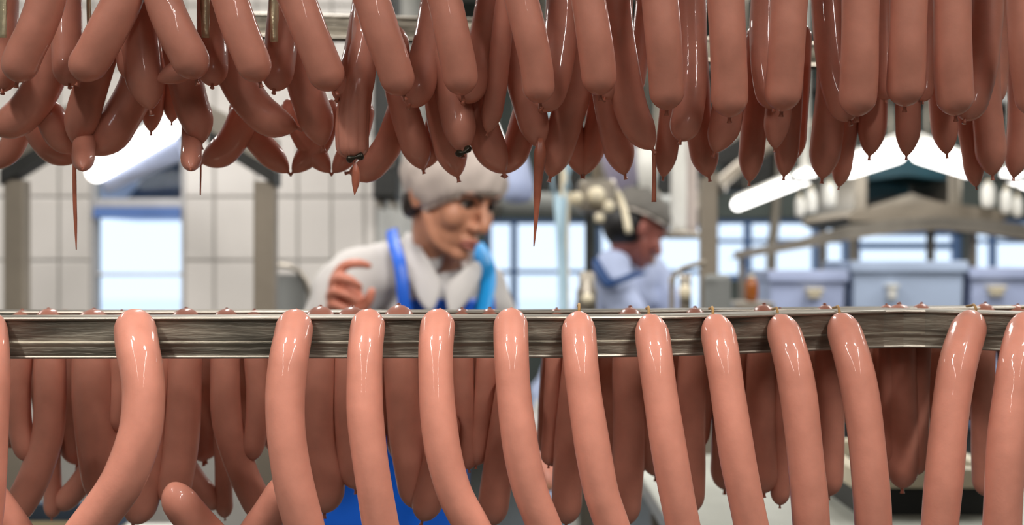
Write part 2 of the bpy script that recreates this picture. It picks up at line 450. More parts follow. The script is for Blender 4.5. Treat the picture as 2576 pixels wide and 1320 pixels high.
# ---- upper second row (rising from the knots behind) and the deeper hanging bights
def extend_up(c, d0, d1, toprail):
    """c: (px,py) from its upper visible end to its tip; depths d0 (upper) to d1 (tip)"""
    n = len(c)
    return [(x, y, d0+(d1-d0)*i/(n-1)) for i, (x, y) in enumerate(c)]
UM = [   # width, depth upper, depth tip, centre line
 (78, 1.03, 0.985, [(12, -300), (8, -40), (5, 80), (4, 160), (6, 226)]),
 (76, 1.03, 0.985, [(160, -300), (165, -40), (168, 90), (170, 150), (175, 212)]),
 (72, 1.03, 0.985, [(270, -300), (300, -60), (318, 60), (330, 130), (335, 200)]),
 (76, 1.09, 1.02, [(400, -300), (385, -60), (372, 60), (362, 150), (352, 235)]),
 (76, 1.03, 0.985, [(545, -300), (536, -40), (534, 90), (535, 150), (534, 212)]),
 (80, 1.03, 0.985, [(725, -300), (718, -40), (710, 80), (702, 160), (690, 225)]),
 (76, 1.04, 0.985, [(950, -300), (930, -40), (916, 60), (898, 150), (876, 212), (851, 247)]),
 (84, 1.04, 0.985, [(1130, -300), (1105, -40), (1086, 80), (1068, 160), (1052, 215), (1031, 262)]),
 (82, 1.04, 0.985, [(1265, -300), (1243, -40), (1226, 70), (1206, 150), (1188, 205), (1168, 252)]),
 (86, 1.04, 0.985, [(1430, -300), (1418, -40), (1411, 80), (1397, 175), (1382, 230), (1364, 272)]),
 (66, 1.05, 1.00, [(1560, -300), (1560, -40), (1557, 80), (1547, 175), (1522, 246)]),
 (48, 1.08, 1.05, [(1625, -300), (1625, -40), (1617, 60), (1606, 150), (1594, 235)]),
 (76, 1.04, 0.99, [(1735, -300), (1737, -40), (1740, 100), (1741, 200), (1730, 285), (1712, 352)]),
 (70, 1.05, 1.00, [(1930, -300), (1926, -40), (1921, 80), (1926, 180), (1945, 272)]),
 (80, 1.03, 0.985, [(2070, -300), (2078, -40), (2088, 90), (2102, 200), (2137, 304)]),
 (46, 1.07, 1.03, [(2222, -300), (2222, -40), (2224, 120), (2228, 252)]),
 (46, 1.07, 1.03, [(2340, -300), (2338, -40), (2332, 120), (2322, 255)]),
 (80, 1.03, 0.985, [(2492, -300), (2486, -40), (2476, 100), (2460, 205), (2428, 300)]),
 (70, 1.10, 1.05, [(2515, -300), (2511, -40), (2506, 100), (2500, 190), (2490, 262)]),
]
for wpx, da, db, c in UM:
    top = [(c[0][0], -455, 1.088)]
    pts = top+extend_up(c, da, db, 0)
    add('upper second', pts, wpx, rings=34, knot=(False, True), blunt=(1.4, 1.4))
UB = [
 (92, 1.02, 1.03, [(165, 60), (135, 150), (97, 235), (45, 297), (-25, 330)]),
 (92, 1.02, 1.03, [(545, 60), (575, 150), (617, 235), (672, 296), (748, 322)]),
 (84, 1.02, 1.03, [(275, 60), (250, 150), (224, 235), (206, 298), (190, 366)]),
 (86, 1.02, 1.03, [(440, 60), (462, 180), (481, 260), (496, 305), (505, 364)]),
 (96, 1.05, 1.04, [(372, 130), (345, 220), (302, 300), (272, 345), (228, 388)]),
 (96, 0.99, 0.985, [(362, -260), (352, -60), (350, 60), (356, 130), (362, 185), (370, 225), (379, 276)]),
 (58, 0.985, 0.98, [(520, 150), (470, 172), (430, 188), (394, 204)]),
 (56, 1.07, 1.07, [(392, 120), (388, 200), (383, 270), (380, 333)]),
 (52, 1.08, 1.08, [(428, 120), (433, 190), (434, 250), (432, 308)]),
 (82, 1.07, 1.08, [(70, 250), (100, 320), (135, 372), (190, 408)]),
 (78, 1.04, 1.05, [(110, 250), (135, 310), (155, 352), (182, 386)]),
 (56, 1.06, 0.99, [(214, 300), (213, 350), (210, 385), (208, 424)]),
 (52, 1.06, 0.99, [(482, 300), (482, 350), (481, 385), (480, 424)]),
 (78, 1.07, 1.08, [(630, 250), (598, 330), (563, 378), (508, 410)]),
 (62, 1.10, 1.10, [(75, 250), (45, 335), (22, 380), (-20, 424)]),
 (66, 1.08, 1.09, [(590, 250), (632, 330), (672, 380), (726, 434)]),
 (90, 1.02, 1.03, [(725, 60), (752, 165), (776, 245), (797, 305), (812, 368)]),
 (62, 1.08, 1.09, [(835, 250), (808, 345), (775, 390), (736, 434)]),
 (60, 1.08, 1.09, [(720, 250), (765, 345), (795, 390), (830, 434)]),
 (58, 1.08, 1.09, [(920, 250), (898, 345), (872, 392), (838, 434)]),
 (72, 1.06, 1.07, [(1030, 200), (1000, 305), (970, 375), (925, 425), (878, 434)]),
 (76, 1.02, 1.04, [(985, 60), (1000, 195), (1020, 285), (1042, 355), (1064, 426)]),
 (62, 1.06, 1.06, [(1130, 60), (1112, 220), (1100, 310), (1086, 372), (1068, 424)]),
 (84, 1.03, 1.04, [(1085, 60), (1107, 180), (1112, 270), (1126, 345), (1152, 446)]),
 (88, 1.01, 1.00, [(1110, 100), (1135, 220), (1150, 290), (1158, 335), (1163, 384)]),
 (84, 1.02, 1.03, [(1160, 100), (1185, 225), (1208, 305), (1232, 372), (1268, 436)]),
 (72, 1.05, 1.05, [(1350, 100), (1335, 240), (1318, 310), (1297, 378), (1268, 436)]),
 (54, 0.99, 1.00, [(1296, -260), (1282, -60), (1268, 40), (1258, 130), (1248, 220), (1236, 290), (1226, 334)]),
 (80, 1.02, 1.02, [(1280, 60), (1310, 190), (1332, 270), (1345, 320), (1358, 372)]),
 (84, 1.04, 1.04, [(1470, 60), (1450, 210), (1425, 300), (1402, 375), (1384, 446)]),
 (64, 1.08, 1.08, [(1420, 150), (1432, 290), (1442, 350), (1462, 440)]),
 (66, 1.08, 1.08, [(1520, 150), (1506, 300), (1490, 370), (1470, 440)]),
 (76, 1.05, 1.05, [(1505, 60), (1525, 220), (1543, 320), (1558, 380), (1572, 440)]),
 (86, 1.00, 1.01, [(1535, -260), (1540, -60), (1550, 70), (1568, 190), (1588, 275), (1612, 330), (1642, 376)]),
 (60, 1.04, 1.04, [(1700, 80), (1692, 240), (1683, 330), (1675, 390), (1668, 446)]),
 (74, 1.05, 1.05, [(1740, 80), (1752, 270), (1765, 350), (1774, 400), (1784, 446)]),
 (82, 1.02, 1.02, [(1840, 80), (1833, 240), (1825, 310), (1812, 345), (1798, 384)]),
 (66, 1.05, 1.05, [(1906, 60), (1903, 200), (1898, 300), (1891, 380), (1885, 458)]),
 (66, 1.02, 1.02, [(1962, 150), (1958, 270), (1953, 320), (1949, 374)]),
 (62, 1.05, 1.05, [(1990, 100), (1987, 260), (1981, 350), (1972, 444)]),
 (50, 1.08, 1.08, [(2018, 60), (2013, 200), (2006, 310), (2000, 402)]),
 (78, 1.05, 1.05, [(2095, 100), (2092, 220), (2084, 310), (2075, 385), (2068, 450)]),
 (50, 1.07, 1.07, [(2142, 120), (2138, 290), (2124, 380), (2110, 470)]),
 (70, 1.06, 1.06, [(2200, 60), (2200, 200), (2196, 300), (2187, 393)]),
 (62, 1.04, 1.04, [(2284, 120), (2284, 265), (2284, 330), (2280, 393)]),
 (68, 1.06, 1.06, [(2368, 60), (2368, 200), (2374, 300), (2382, 389)]),
 (50, 1.07, 1.07, [(2424, 120), (2430, 290), (2444, 380), (2456, 470)]),
 (76, 1.05, 1.05, [(2473, 100), (2478, 220), (2486, 310), (2492, 375), (2497, 442)]),
 (62, 1.08, 1.08, [(2556, 60), (2566, 200), (2566, 310), (2560, 380), (2550, 446)]),
]
UBO = []
for wpx, da, db, c in UB:
    o = add('upper deep', extend_up(c, da, db, 0), wpx, rings=26, knot=(False, True), blunt=(1.4, 2.1 if wpx < 72 else 1.7), pointed=True); UBO.append(o)
# long casing tails and the collapsed burst casing
def tail(parent, c, w0, w1, Y, belly=0.0):
    W = [P(x, y, Y) for x, y in c]
    v, f = sweep(W, lambda t, s, T: min(1, 0.35+5*t)*max(0.0004, ((w0+(w1-w0)*t)/2+belly*math.sin(t*PI))*Y/F), 10, 20, flat=0.5, wobble=0.1)
    return mesh_obj('casing_tail', v, f, M_casing, parent, True)
burst = sausage([(945, -200, 1.06), (936, -40, 1.03), (925, 70, 1.005), (911, 165, 0.995), (894, 240, 0.99), (886, 320, 0.99), (887, 402, 0.99)], 76, seg=36, knot=(False, False), blunt=(1.4, 0.9))
me = burst.data
for v in me.vertices:       # long shrivelled creases down the limp casing
    a = math.atan2(v.co.y-0.99, v.co.x-P(890, 0, 0.99).x)
    v.co.x += 0.0009*math.sin(a*9+v.co.z*22); v.co.y += 0.0009*math.cos(a*11)
burst.name = 'sausage'
v, f = sweep([P(875, 402, 0.985), P(892, 396, 0.982), P(912, 392, 0.985)], lambda t, s, T: 0.0022+0.001*math.sin(t*9), 10, 12)
mesh_obj('clip', v, f, M_knot, burst, True)
tail(burst, [(893, 404), (895, 430), (895, 455), (892, 490)], 7, 2, 0.985, belly=8.5)
tag(burst, 'limp burst casing, creased lengthwise, tied with a dark clip above a short drop-shaped tail', 'sausage', 'upper rack sausages')
def deep(xtip, ytip):
    return min((r for r in ALL if r[0].startswith('upper')), key=lambda r: abs(r[3][-1][0]-xtip)+abs(r[3][-1][1]-ytip))[2]
tail(deep(190, 366), [(186, 370), (187, 430), (188, 500), (190, 560), (192, 628)], 6, 3, 1.02, belly=3.5)
tail(deep(505, 364), [(505, 370), (505, 430), (504, 490)], 5, 4, 1.02)
tail(deep(1358, 372), [(1360, 348), (1358, 400), (1353, 460), (1349, 540), (1343, 620)], 38, 3, 1.01)
tail(deep(1642, 376), [(1643, 370), (1646, 430), (1645, 508)], 9, 13, 1.01)
v, f = sweep([P(1150, 386, 0.995), P(1166, 384, 0.99), P(1180, 372, 0.995)], lambda t, s, T: 0.0022+0.0008*math.sin(t*9), 10, 10)
mesh_obj('clip', v, f, M_knot, deep(1163, 384), True)

# ---- lower front row
LF = [
 (92, [(-38, 798), (-28, 830), (-24, 900), (-24, 1000), (-33, 1200), (-46, 1340)], False),
 (106, [(334, 793), (340, 830), (347, 880), (356, 930), (361, 1000), (352, 1090), (322, 1180), (288, 1242), (228, 1322)], False),
 (98, [(745, 790), (738, 840), (727, 900), (718, 980), (718, 1060), (726, 1140), (742, 1230), (766, 1322)], False),
 (90, [(930, 788), (923, 840), (918, 900), (917, 1000), (920, 1060), (929, 1140), (942, 1227), (958, 1322)], False),
 (89, [(1106, 788), (1100, 830), (1096, 890), (1098, 980), (1104, 1060), (1118, 1150), (1144, 1240), (1186, 1322)], False),
 (88, [(1286, 786), (1285, 830), (1287, 900), (1292, 980), (1302, 1070), (1316, 1160), (1336, 1240), (1368, 1322)], False),
 (88, [(1455, 790), (1456, 840), (1461, 910), (1470, 990), (1482, 1070), (1495, 1150), (1513, 1240), (1540, 1322)], True),
 (88, [(1630, 797), (1640, 840), (1650, 910), (1661, 990), (1673, 1070), (1686, 1150), (1702, 1240), (1718, 1322)], True),
 (88, [(1791, 797), (1806, 840), (1819, 910), (1831, 990), (1843, 1070), (1857, 1160), (1873, 1240), (1890, 1322)], True),
 (91, [(1953, 798), (1972, 838), (1993, 910), (2008, 990), (2019, 1080), (2029, 1180), (2036, 1250), (2041, 1322)], True),
 (91, [(2108, 794), (2124, 835), (2147, 910), (2164, 990), (2177, 1080), (2187, 1180), (2193, 1250), (2197, 1322)], True),
 (92, [(2451, 790), (2434, 835), (2411, 910), (2397, 990), (2386, 1080), (2377, 1180), (2370, 1250), (2364, 1322)], True),
 (94, [(2594, 794), (2580, 835), (2560, 910), (2546, 1000), (2535, 1090), (2528, 1180), (2524, 1250), (2521, 1322)], True),
]
def rail_front(px):
    return min(path, key=lambda p: abs((p.x/p.y)*F+1288-px))
for wpx, c, loop in LF:
    p = rail_front(c[0][0]); Yr = p.y
    R = wpx/2.0*Yr/F
    pts = []
    for i, (x, y) in enumerate(c):
        t = max(0.0, min(1.0, (y-c[0][1])/130.0))
        d = Yr+0.004-(R+0.008)*math.sin(t*PI/2)
        u = max(0.0, min(1.0, (y-c[0][1])/540.0)); d -= 0.028*math.sin(u*PI/2)
        if y > 1000: d += 0.010*((y-1000)/322.0)**1.5
        pts.append((x, y, d))
    (x1, y1), (x2, y2) = c[-2], c[-1]
    pts += [(x2+(x2-x1)*1.2, 1420, d+0.005), (x2+(x2-x1)*2.2, 1500, d+0.012)]
    o = add('lower front', pts, wpx, key=c[0][0], seg=40, rings=60, knot=(not loop, True), blunt=(1.75 if loop else 1.25, 1.4))
    a = P(*pts[0])
    if loop:
        q = [a+Vector((0, -0.001, -0.002)), a+Vector((0.0004, -0.0028, 0.0035)), a+Vector((0.0006, 0.002, 0.0075)), a+Vector((0.001, 0.009, 0.0068)), a+Vector((0.001, 0.02, 0.0058))]
        v, f = sweep(q, lambda t, s, T: 0.0011, 8, 16)
        mesh_obj('casing_loop', v, f, M_string, o, True)
# next links crossing the foot of the front row at the left
for wpx, c in ((84, [(-70, 1190), (-30, 1240), (5, 1285), (45, 1345), (80, 1420)]),
               (92, [(428, 1215), (452, 1262), (490, 1310), (540, 1365), (600, 1430)]),
               (86, [(735, 1195), (708, 1242), (678, 1290), (640, 1345), (590, 1420)])):
    add('lower crossing', [(x, y, 0.982+0.004*i) for i, (x, y) in enumerate(c)], wpx, key=c[1][0], knot=(False, True))

# ---- lower second row, hung on the rail behind
LM = [
 (78, [(122, 785), (125, 850), (126, 930), (126, 1015), (119, 1099), (92, 1184), (62, 1248), (20, 1310)]),
 (104, [(236, 790), (235, 850), (235, 930), (236, 1020), (245, 1110), (258, 1190), (275, 1270)]),
 (50, [(306, 785), (302, 880), (299, 950), (296, 1020), (290, 1085)]),
 (84, [(400, 800), (395, 900), (388, 1020), (380, 1140), (362, 1240), (335, 1318)]),
 (88, [(468, 785), (467, 850), (464, 940), (461, 1040), (452, 1140), (440, 1215), (428, 1275)]),
 (76, [(570, 785), (569, 850), (567, 940), (569, 1030), (580, 1095), (608, 1180), (638, 1246), (672, 1305)]),
 (90, [(806, 780), (806, 850), (803, 940), (801, 1030), (806, 1120), (822, 1205), (816, 1290)]),
 (82, [(886, 780), (884, 850), (880, 930), (879, 1010), (884, 1090), (890, 1170), (895, 1230)]),
 (86, [(1003, 775), (1006, 850), (1009, 930), (1013, 1010), (1020, 1090), (1036, 1180), (1052, 1280)]),
 (54, [(1162, 780), (1163, 870), (1166, 970), (1174, 1100), (1180, 1180)]),
 (58, [(1232, 780), (1228, 880), (1222, 980), (1212, 1080), (1198, 1170)]),
 (78, [(1128, 1030), (1112, 1110), (1092, 1200), (1062, 1310)]),
 (80, [(1292, 930), (1281, 1010), (1266, 1110), (1249, 1210), (1234, 1322)]),
 (46, [(1400, 780), (1396, 870), (1392, 980), (1387, 1080), (1380, 1170)]),
 (78, [(1458, 860), (1446, 980), (1436, 1090), (1428, 1200), (1424, 1318)]),
 (80, [(1585, 780), (1582, 870), (1580, 980), (1582, 1090), (1578, 1200), (1570, 1322)]),
 (72, [(1748, 780), (1745, 870), (1740, 980), (1739, 1090), (1738, 1190), (1734, 1292)]),
 (72, [(1922, 772), (1917, 870), (1914, 980), (1916, 1090), (1920, 1170), (1922, 1240)]),
 (50, [(1962, 780), (1963, 900), (1965, 1020), (1965, 1150), (1962, 1270)]),
 (66, [(2075, 772), (2082, 870), (2090, 990), (2091, 1110), (2085, 1247)]),
 (82, [(2262, 772), (2264, 870), (2267, 980), (2270, 1100), (2270, 1228)]),
 (56, [(2318, 768), (2314, 870), (2310, 980), (2308, 1090), (2304, 1195)]),
 (46, [(2230, 770), (2234, 870), (2236, 980), (2240, 1090), (2243, 1165)]),
 (60, [(2478, 768), (2472, 870), (2472, 990), (2474, 1110), (2478, 1247)]),
 (58, [(2560, 772), (2552, 870), (2548, 990), (2545, 1110), (2540, 1247)]),
 (60, [(640, 785), (642, 870), (650, 980), (645, 1080), (622, 1160)]),
 (60, [(56, 785), (54, 870), (46, 980), (52, 1080), (75, 1160)]),
]
for wpx, c in LM:
    pts = []
    for x, y in c:
        Yr = 1.09+0.03*max(0, (x-1200)/1100)
        t = max(0.0, min(1.0, (y-c[0][1])/120.0))
        if c[0][1] < 850: d = Yr+0.012-(0.012+0.016)*math.sin(t*PI/2)
        else: d = Yr-0.03
        pts.append((x, y, d))
    add('lower second', pts, wpx, key=c[0][0], rings=30, knot=(True, True), blunt=(1.3, 1.4))

# ---- lower third row, darker, deep in the rack
rnd = random.Random(3)
x = -20
LT = []
while x < 2600:
    if not (1180 < x < 1203 or 1330 < x < 1372 or 2240 < x < 2330): LT.append(x)
    x += rnd.uniform(56, 68)
for x in LT:
    bot = 1120+rnd.uniform(-45, 55)
    if 1380 < x < 2040: bot += 60
    if x > 2040: bot = 1040+rnd.uniform(-30, 40)
    lean = rnd.uniform(-45, 45)
    pts = [(x, 790, 1.245), (x+lean*0.1, 840, 1.225), (x+lean*0.3, 930, 1.215), (x+lean*0.65, 1030, 1.21), (x+lean, bot, 1.215)]
    add('lower third', pts, rnd.uniform(70, 84), key=x, seg=20, rings=20, knot=(False, True), blunt=(1.3, 1.4))
for wpx, c in ((58, [(262, 1040), (250, 1130), (205, 1212), (172, 1250), (148, 1282)]), (44, [(122, 1000), (130, 1150), (133, 1250), (130, 1302)]),
               (58, [(420, 1040), (445, 1130), (490, 1208), (520, 1245), (545, 1280)]), (44, [(556, 1000), (561, 1150), (563, 1250), (566, 1302)])):
    add('lower third', [(x, y, 1.19) for x, y in c], wpx, key=c[-1][0], seg=20, rings=16, knot=(True, True))
back2 = [P(x, 800, 1.25) for x in (-400, 700, 1800, 3000)]
make_rail(back2, 'third steel rail, deepest in the lower rack')

PH = {'upper front': ('upper rack sausages', 'bright sausage of the upper front row'),
      'upper second': ('upper rack sausages', 'dark sausage rising behind the upper front row'),
      'upper deep': ('upper rack sausages', 'red-brown sausage low in the upper rack'),
      'lower front': ('lower rack sausages', 'pink sausage hanging over the front steel rail'),
      'lower crossing': ('lower rack sausages', 'pink sausage crossing the front row foot'),
      'lower second': ('lower rack sausages', 'shaded sausage just behind the lower front row'),
      'lower third': ('lower rack sausages', 'dark sausage deepest under the lower rail')}
SPECIAL = {}
for row, (grp, ph) in PH.items():
    mem = sorted([r for r in ALL if r[0] == row], key=lambda r: r[1])
    for i, (_, kx, o, pts) in enumerate(mem):
        a, b = pts[max(0, len(pts)-6)], pts[-1]
        dx = (b[0]-a[0])/max(1.0, abs(b[1]-a[1]))
        lean = 'tip swung left' if dx < -0.22 else 'tip swung right' if dx > 0.22 else 'hanging straight'
        tag(o, '%s, %s from the left, %s' % (ph, ordinal(i+1), lean), 'sausage', grp)

# steel hanger straps between the upper sausages at the left
for x, y0, y1, wd, lb in ((6, -470, 95, 18, 'crinkled steel hanger strap at the left edge of the upper rack'), (222, -470, 60, 10, 'thin pale steel hanger strap between the first two upper sausages'),
                    (515, -470, 95, 20, 'crinkled steel hanger strap between the third and fourth upper sausages'), (688, -470, 105, 20, 'crinkled steel hanger strap between the fourth and fifth upper sausages')):
    v, f = sweep([P(x+2*math.sin(k), y0+(y1-y0)*k/8.0, 0.985) for k in range(9)], lambda t, s, T: wd/2*0.985/F, 10, 60, flat=0.35, wobble=0.25)
    tag(mesh_obj('hanger_strap', v, f, M_strap, None, True), lb, 'strap', 'steel hanger straps')

# ------------------------------------------------------------------ frame posts with sloping braces
def post(xa, xb, ytop, Y, side, label, foot=0):
    e = empty('steel_post', None, label, 'post', 'steel frame posts')
    A = P(xa, ytop, Y); B = P(xb, 900, Y); d = 0.05
    box('upright', (A.x, Y, 0.0), (B.x, Y+d, A.z), M_taupe, e, 0.004)
    xm = (A.x+B.x)/2; wd = (B.x-A.x)
    bm = bmesh.new(); L = 0.16*Y/3.0; t = 0.035*Y/3.0
    p0 = Vector((xm-side*wd*0.6, 0, A.z-0.012)); p1 = p0+Vector((side*L, 0, L*0.62))
    n = Vector((-side*0.53*0+0, 0, 1))
    vs = [bm.verts.new((q.x, Y-0.01+k*(d+0.02), q.z)) for k in (0, 1) for q in (p0, p1, p1+n*t, p0+n*t)]
    for f in ((0, 1, 2, 3), (7, 6, 5, 4), (0, 4, 5, 1), (1, 5, 6, 2), (2, 6, 7, 3), (3, 7, 4, 0)): bm.faces.new([vs[i] for i in f])
    bm_obj('brace', bm, M_darkmetal, e)
    bm = bmesh.new()
    q0 = p0+n*t; q1 = p1+n*t
    vs = [bm.verts.new((q.x, Y+0.0+k*d, q.z)) for k in (0, 1) for q in (q0, q1, q1+Vector((0, 0, t*1.6)), q0+Vector((0, 0, t*2.2)))]
    for f in ((0, 1, 2, 3), (7, 6, 5, 4), (0, 4, 5, 1), (1, 5, 6, 2), (2, 6, 7, 3), (3, 7, 4, 0)): bm.faces.new([vs[i] for i in f])
    bm_obj('gusset', bm, M_steel, e)
    box('base_plate', (A.x-0.03, Y-0.03, 0.0), (B.x+0.03, Y+d+0.03, 0.012), M_taupe, e)
    if foot:
        C0 = P(xa+2, 690, Y); C1 = P(xb+foot, 800, Y)
        box('motor_box', (C0.x, Y-0.03, C1.z-0.05), (C1.x, Y-0.002, C0.z), M_grey, e, 0.012)
    return e
post(8, 58, 452, 3.0, 1, 'taupe steel post at the left edge, in front of the tiled wall')
post(637, 690, 455, 3.0, -1, 'taupe steel post beside the tall window, between it and the worker')
post(1766, 1806, 432, 3.1, 1, 'taupe steel post with a grey box near its foot, past the worker', foot=30)

# tube guard beside the worker and a handle tube on the third post
e = empty('tube_guard', None, 'bent steel tube guard with a grey panel, beside the raised hand', 'guard')
Yg = 3.4
tube('tube', [P(640, 668, Yg), P(700, 667, Yg), P(735, 672, Yg), P(762, 692, Yg), P(775, 722, Yg), P(779, 760, Yg), P(780, 900, Yg), P(780, 2000, Yg-0.02)], 0.0065*Yg/3.4, M_steel, e, rings=50)
tube('leg', [P(645, 668, Yg), P(645, 2000, Yg-0.02)], 0.0065, M_steel, e)
box('panel', (P(652, 0, Yg).x, Yg+0.01, P(0, 1500, Yg).z), (P(768, 0, Yg).x, Yg+0.02, P(0, 690, Yg).z), M_grey, e)
e = empty('tube_handrail', None, 'arched steel tube rail in front of the third steel post', 'handrail')
Yh = 3.0
tube('tube', [P(1690, 2000, Yh), P(1690, 800, Yh), P(1689, 730, Yh), P(1695, 694, Yh), P(1715, 676, Yh), P(1745, 666, Yh), P(1775, 660, Yh)], 0.006, M_taupe, e, rings=50)
v, f = sweep([P(1724, 690, 3.05), P(1724, 735, 3.05), P(1724, 790, 3.05), P(1724, 2100, 3.05)], lambda t, s, T: 0.014, 14, 10)
mesh_obj('stand', v, f, M_steel, e, True)
v, f = sweep([P(1724, 716, 3.02), P(1724, 728, 3.02), P(1724, 744, 3.02), P(1724, 754, 3.02)], lambda t, s, T: 0.0155*max(0.2, math.sin(PI*(0.08+0.84*t)))**0.6, 16, 10)
mesh_obj('bulb_knob', v, f, M_cream, e, True)

# dark cabinet at the end of the tiled wall
e = empty('wall_cabinet', None, 'tall dark cabinet at the end of the tiled wall, behind the hair net', 'cabinet')
A = P(948, -60, 4.9); B = P(1006, 505, 4.9)
box('body', (A.x, 4.75, B.z), (B.x, 4.98, A.z), M_darkmetal, e, 0.006)
box('door', (A.x+0.006, 4.735, B.z+0.01), (B.x-0.006, 4.75, A.z-0.01), M_darkmetal, e, 0.003)
box('handle', (B.x-0.02, 4.715, B.z+0.12), (B.x-0.012, 4.735, B.z+0.24), M_steel, e, 0.002)
for x in (A.x+0.01, B.x-0.03):
    box('bracket', (x, 4.80, B.z-0.03), (x+0.02, 5.0, B.z), M_steel, e)

# ------------------------------------------------------------------ fluorescent lamps
def lamp(a, b, wpx, label, housing=True, drop=True):
    """a, b: (px, py, depth) ends of the tube"""
    A, B = P(*a), P(*b); r = wpx/2.0*(a[2]+b[2])/2/F
    e = empty('tube_lamp', None, label, 'lamp', 'fluorescent tube lamps')
    ax = (B-A).normalized()
    pts = [A.lerp(B, t) for t in (0, 0.5, 1)]
    v, f = sweep(pts, lambda t, s, T: r*min(1, 0.55+min(s, T-s)/(0.9*r)*0.45), 14, samples=lambda T: [0, r*0.3, r*0.9, T*0.3, T*0.7, T-r*0.9, T-r*0.3, T])
    mesh_obj('diffuser', v, f, M_glow, e, True)
    up = Vector((0, 0, 1)); up = (up-ax*up.dot(ax)).normalized()
    v, f = sweep([p+up*r*1.15 for p in pts], lambda t, s, T: r*0.55, 4, 4)
    mesh_obj('housing', v, f, M_white, e)
    if drop:
        for t in (0.15, 0.85):
            p = A.lerp(B, t)+up*r*1.3
            tube('suspension', [p, Vector((p.x, p.y, (p.z+ZC)/2)), Vector((p.x, p.y, ZC))], 0.004, M_steel, e, 6, 2)
    return e
l1 = lamp((236, 436, 4.75), (432, 318, 4.0), 54, 'slanting white tube lamp in front of the tall window')
# reflector wing under the lamp by the window
A, B = P(250, 458, 4.78), P(440, 340, 4.03)
bm = bmesh.new(); q = [A, B, B+Vector((0.02, 0.02, -0.075)), A+Vector((0.02, 0.02, -0.04))]
vs = [bm.verts.new(p) for p in q]+[bm.verts.new(p+Vector((0.004, 0.012, 0))) for p in q]
for f in ((0, 1, 2, 3), (7, 6, 5, 4), (0, 4, 5, 1), (1, 5, 6, 2), (2, 6, 7, 3), (3, 7, 4, 0)): bm.faces.new([vs[i] for i in f])
bm_obj('reflector', bm, M_lilac, l1)
lamp((1852, 516, 6.6), (2040, 440, 5.4), 32, 'slanting white tube lamp right of the third steel post')
lamp((2132, 424, 5.2), (2262, 380, 4.5), 52, 'left one of the two tube lamps meeting over the dark hood')
lamp((2310, 380, 4.5), (2440, 424, 5.2), 52, 'right one of the two tube lamps meeting over the dark hood')
lamp((2532, 438, 5.4), (2720, 514, 6.6), 32, 'slanting white tube lamp at the right edge of the picture')
lamp((1258, 380, 5.2), (1205, 250, 4.6), 36, 'white tube lamp glimpsed above the hair net')

# ------------------------------------------------------------------ machine hood at the right with gable beams
Ym = 5.6
def xm(px): return P(px, 0, Ym).x
def zm(py): return P(0, py, Ym).z
e = empty('machine_hood', None, 'grey gabled machine hood with a dark teal opening, under two lamps', 'machine')
box('side_panel', (xm(2150), Ym, zm(532)), (xm(2182), Ym+0.7, zm(396)), M_steel, e, 0.006)
box('side_panel', (xm(2386), Ym, zm(532)), (xm(2420), Ym+0.7, zm(396)), M_steel, e, 0.006)
box('back_panel', (xm(2182), Ym+0.55, zm(532)), (xm(2386), Ym+0.58, zm(380)), M_teal, e)
def gable(name, pts, y0, y1, m, parent):
    bm = bmesh.new(); a = [bm.verts.new((xm(x), y0, zm(y))) for x, y in pts]; b = [bm.verts.new((xm(x), y1, zm(y))) for x, y in pts]
    bm.faces.new(a); bm.faces.new(b)
    for k in range(len(pts)): bm.faces.new((a[k], a[(k+1) % len(pts)], b[(k+1) % len(pts)], b[k]))
    return bm_obj(name, bm, m, parent)
gable('canopy', [(2182, 452), (2182, 416), (2285, 386), (2386, 416), (2386, 452), (2285, 440)], Ym+0.02, Ym+0.5, M_teal, e)
gable('inner_hopper', [(2185, 530), (2185, 478), (2220, 500), (2285, 486), (2350, 500), (2384, 478), (2384, 530)], Ym+0.2, Ym+0.4, M_darkmetal, e)
gable('roof_ridge', [(2182, 532), (2182, 520), (2285, 488), (2386, 520), (2386, 532)], Ym-0.05, Ym+0.1, M_steel, e)
gable('apron_slab', [(2092, 550), (2110, 534), (2285, 510), (2462, 534), (2480, 550), (2470, 560), (2285, 566), (2102, 560)], Ym-0.25, Ym+0.6, M_taupe, e)
gable('drip_edge', [(2106, 566), (2102, 560), (2285, 566), (2470, 560), (2466, 567), (2285, 573)], Ym-0.22, Ym+0.55, M_darkmetal, e)
for x in (2136, 2430):
    box('leg', (xm(x-8), Ym-0.1, 0), (xm(x+8), Ym-0.04, zm(562)), M_taupe, e, 0.003)
    box('leg', (xm(x-8), Ym+0.45, 0), (xm(x+8), Ym+0.5, zm(562)), M_taupe, e, 0.003)
for side, lb in ((-1, 'long grey sloping chute beam falling to the left from the machine hood'), (1, 'long grey sloping chute beam falling to the right from the machine hood')):
    e2 = empty('chute_beam', None, lb, 'beam', 'sloping chute beams')
    X = lambda x: 2286+side*(2286-x)*-1 if side > 0 else x
    top = [(2286, 553), (2190, 558), (2080, 572), (1960, 606), (1810, 634)]
    low = [(1810, 648), (1960, 624), (2080, 602), (2190, 586), (2286, 578)]
    M2 = [(x if side < 0 else 4572-x, y) for x, y in top+low]
    gable('web', M2, Ym-0.40, Ym-0.36, M_steel, e2)
    gable('flange', [(x if side < 0 else 4572-x, y) for x, y in [(1810, 648), (1960, 624), (2080, 602), (2190, 586), (2286, 578), (2286, 582), (2190, 590), (2080, 606), (1960, 628), (1810, 652)]], Ym-0.40, Ym-0.28, M_taupe, e2)
    xx = 1830 if side < 0 else 4572-1830
    box('leg', (xm(xx-5), Ym-0.36, 0), (xm(xx+5), Ym-0.32, zm(642)), M_taupe, e2)
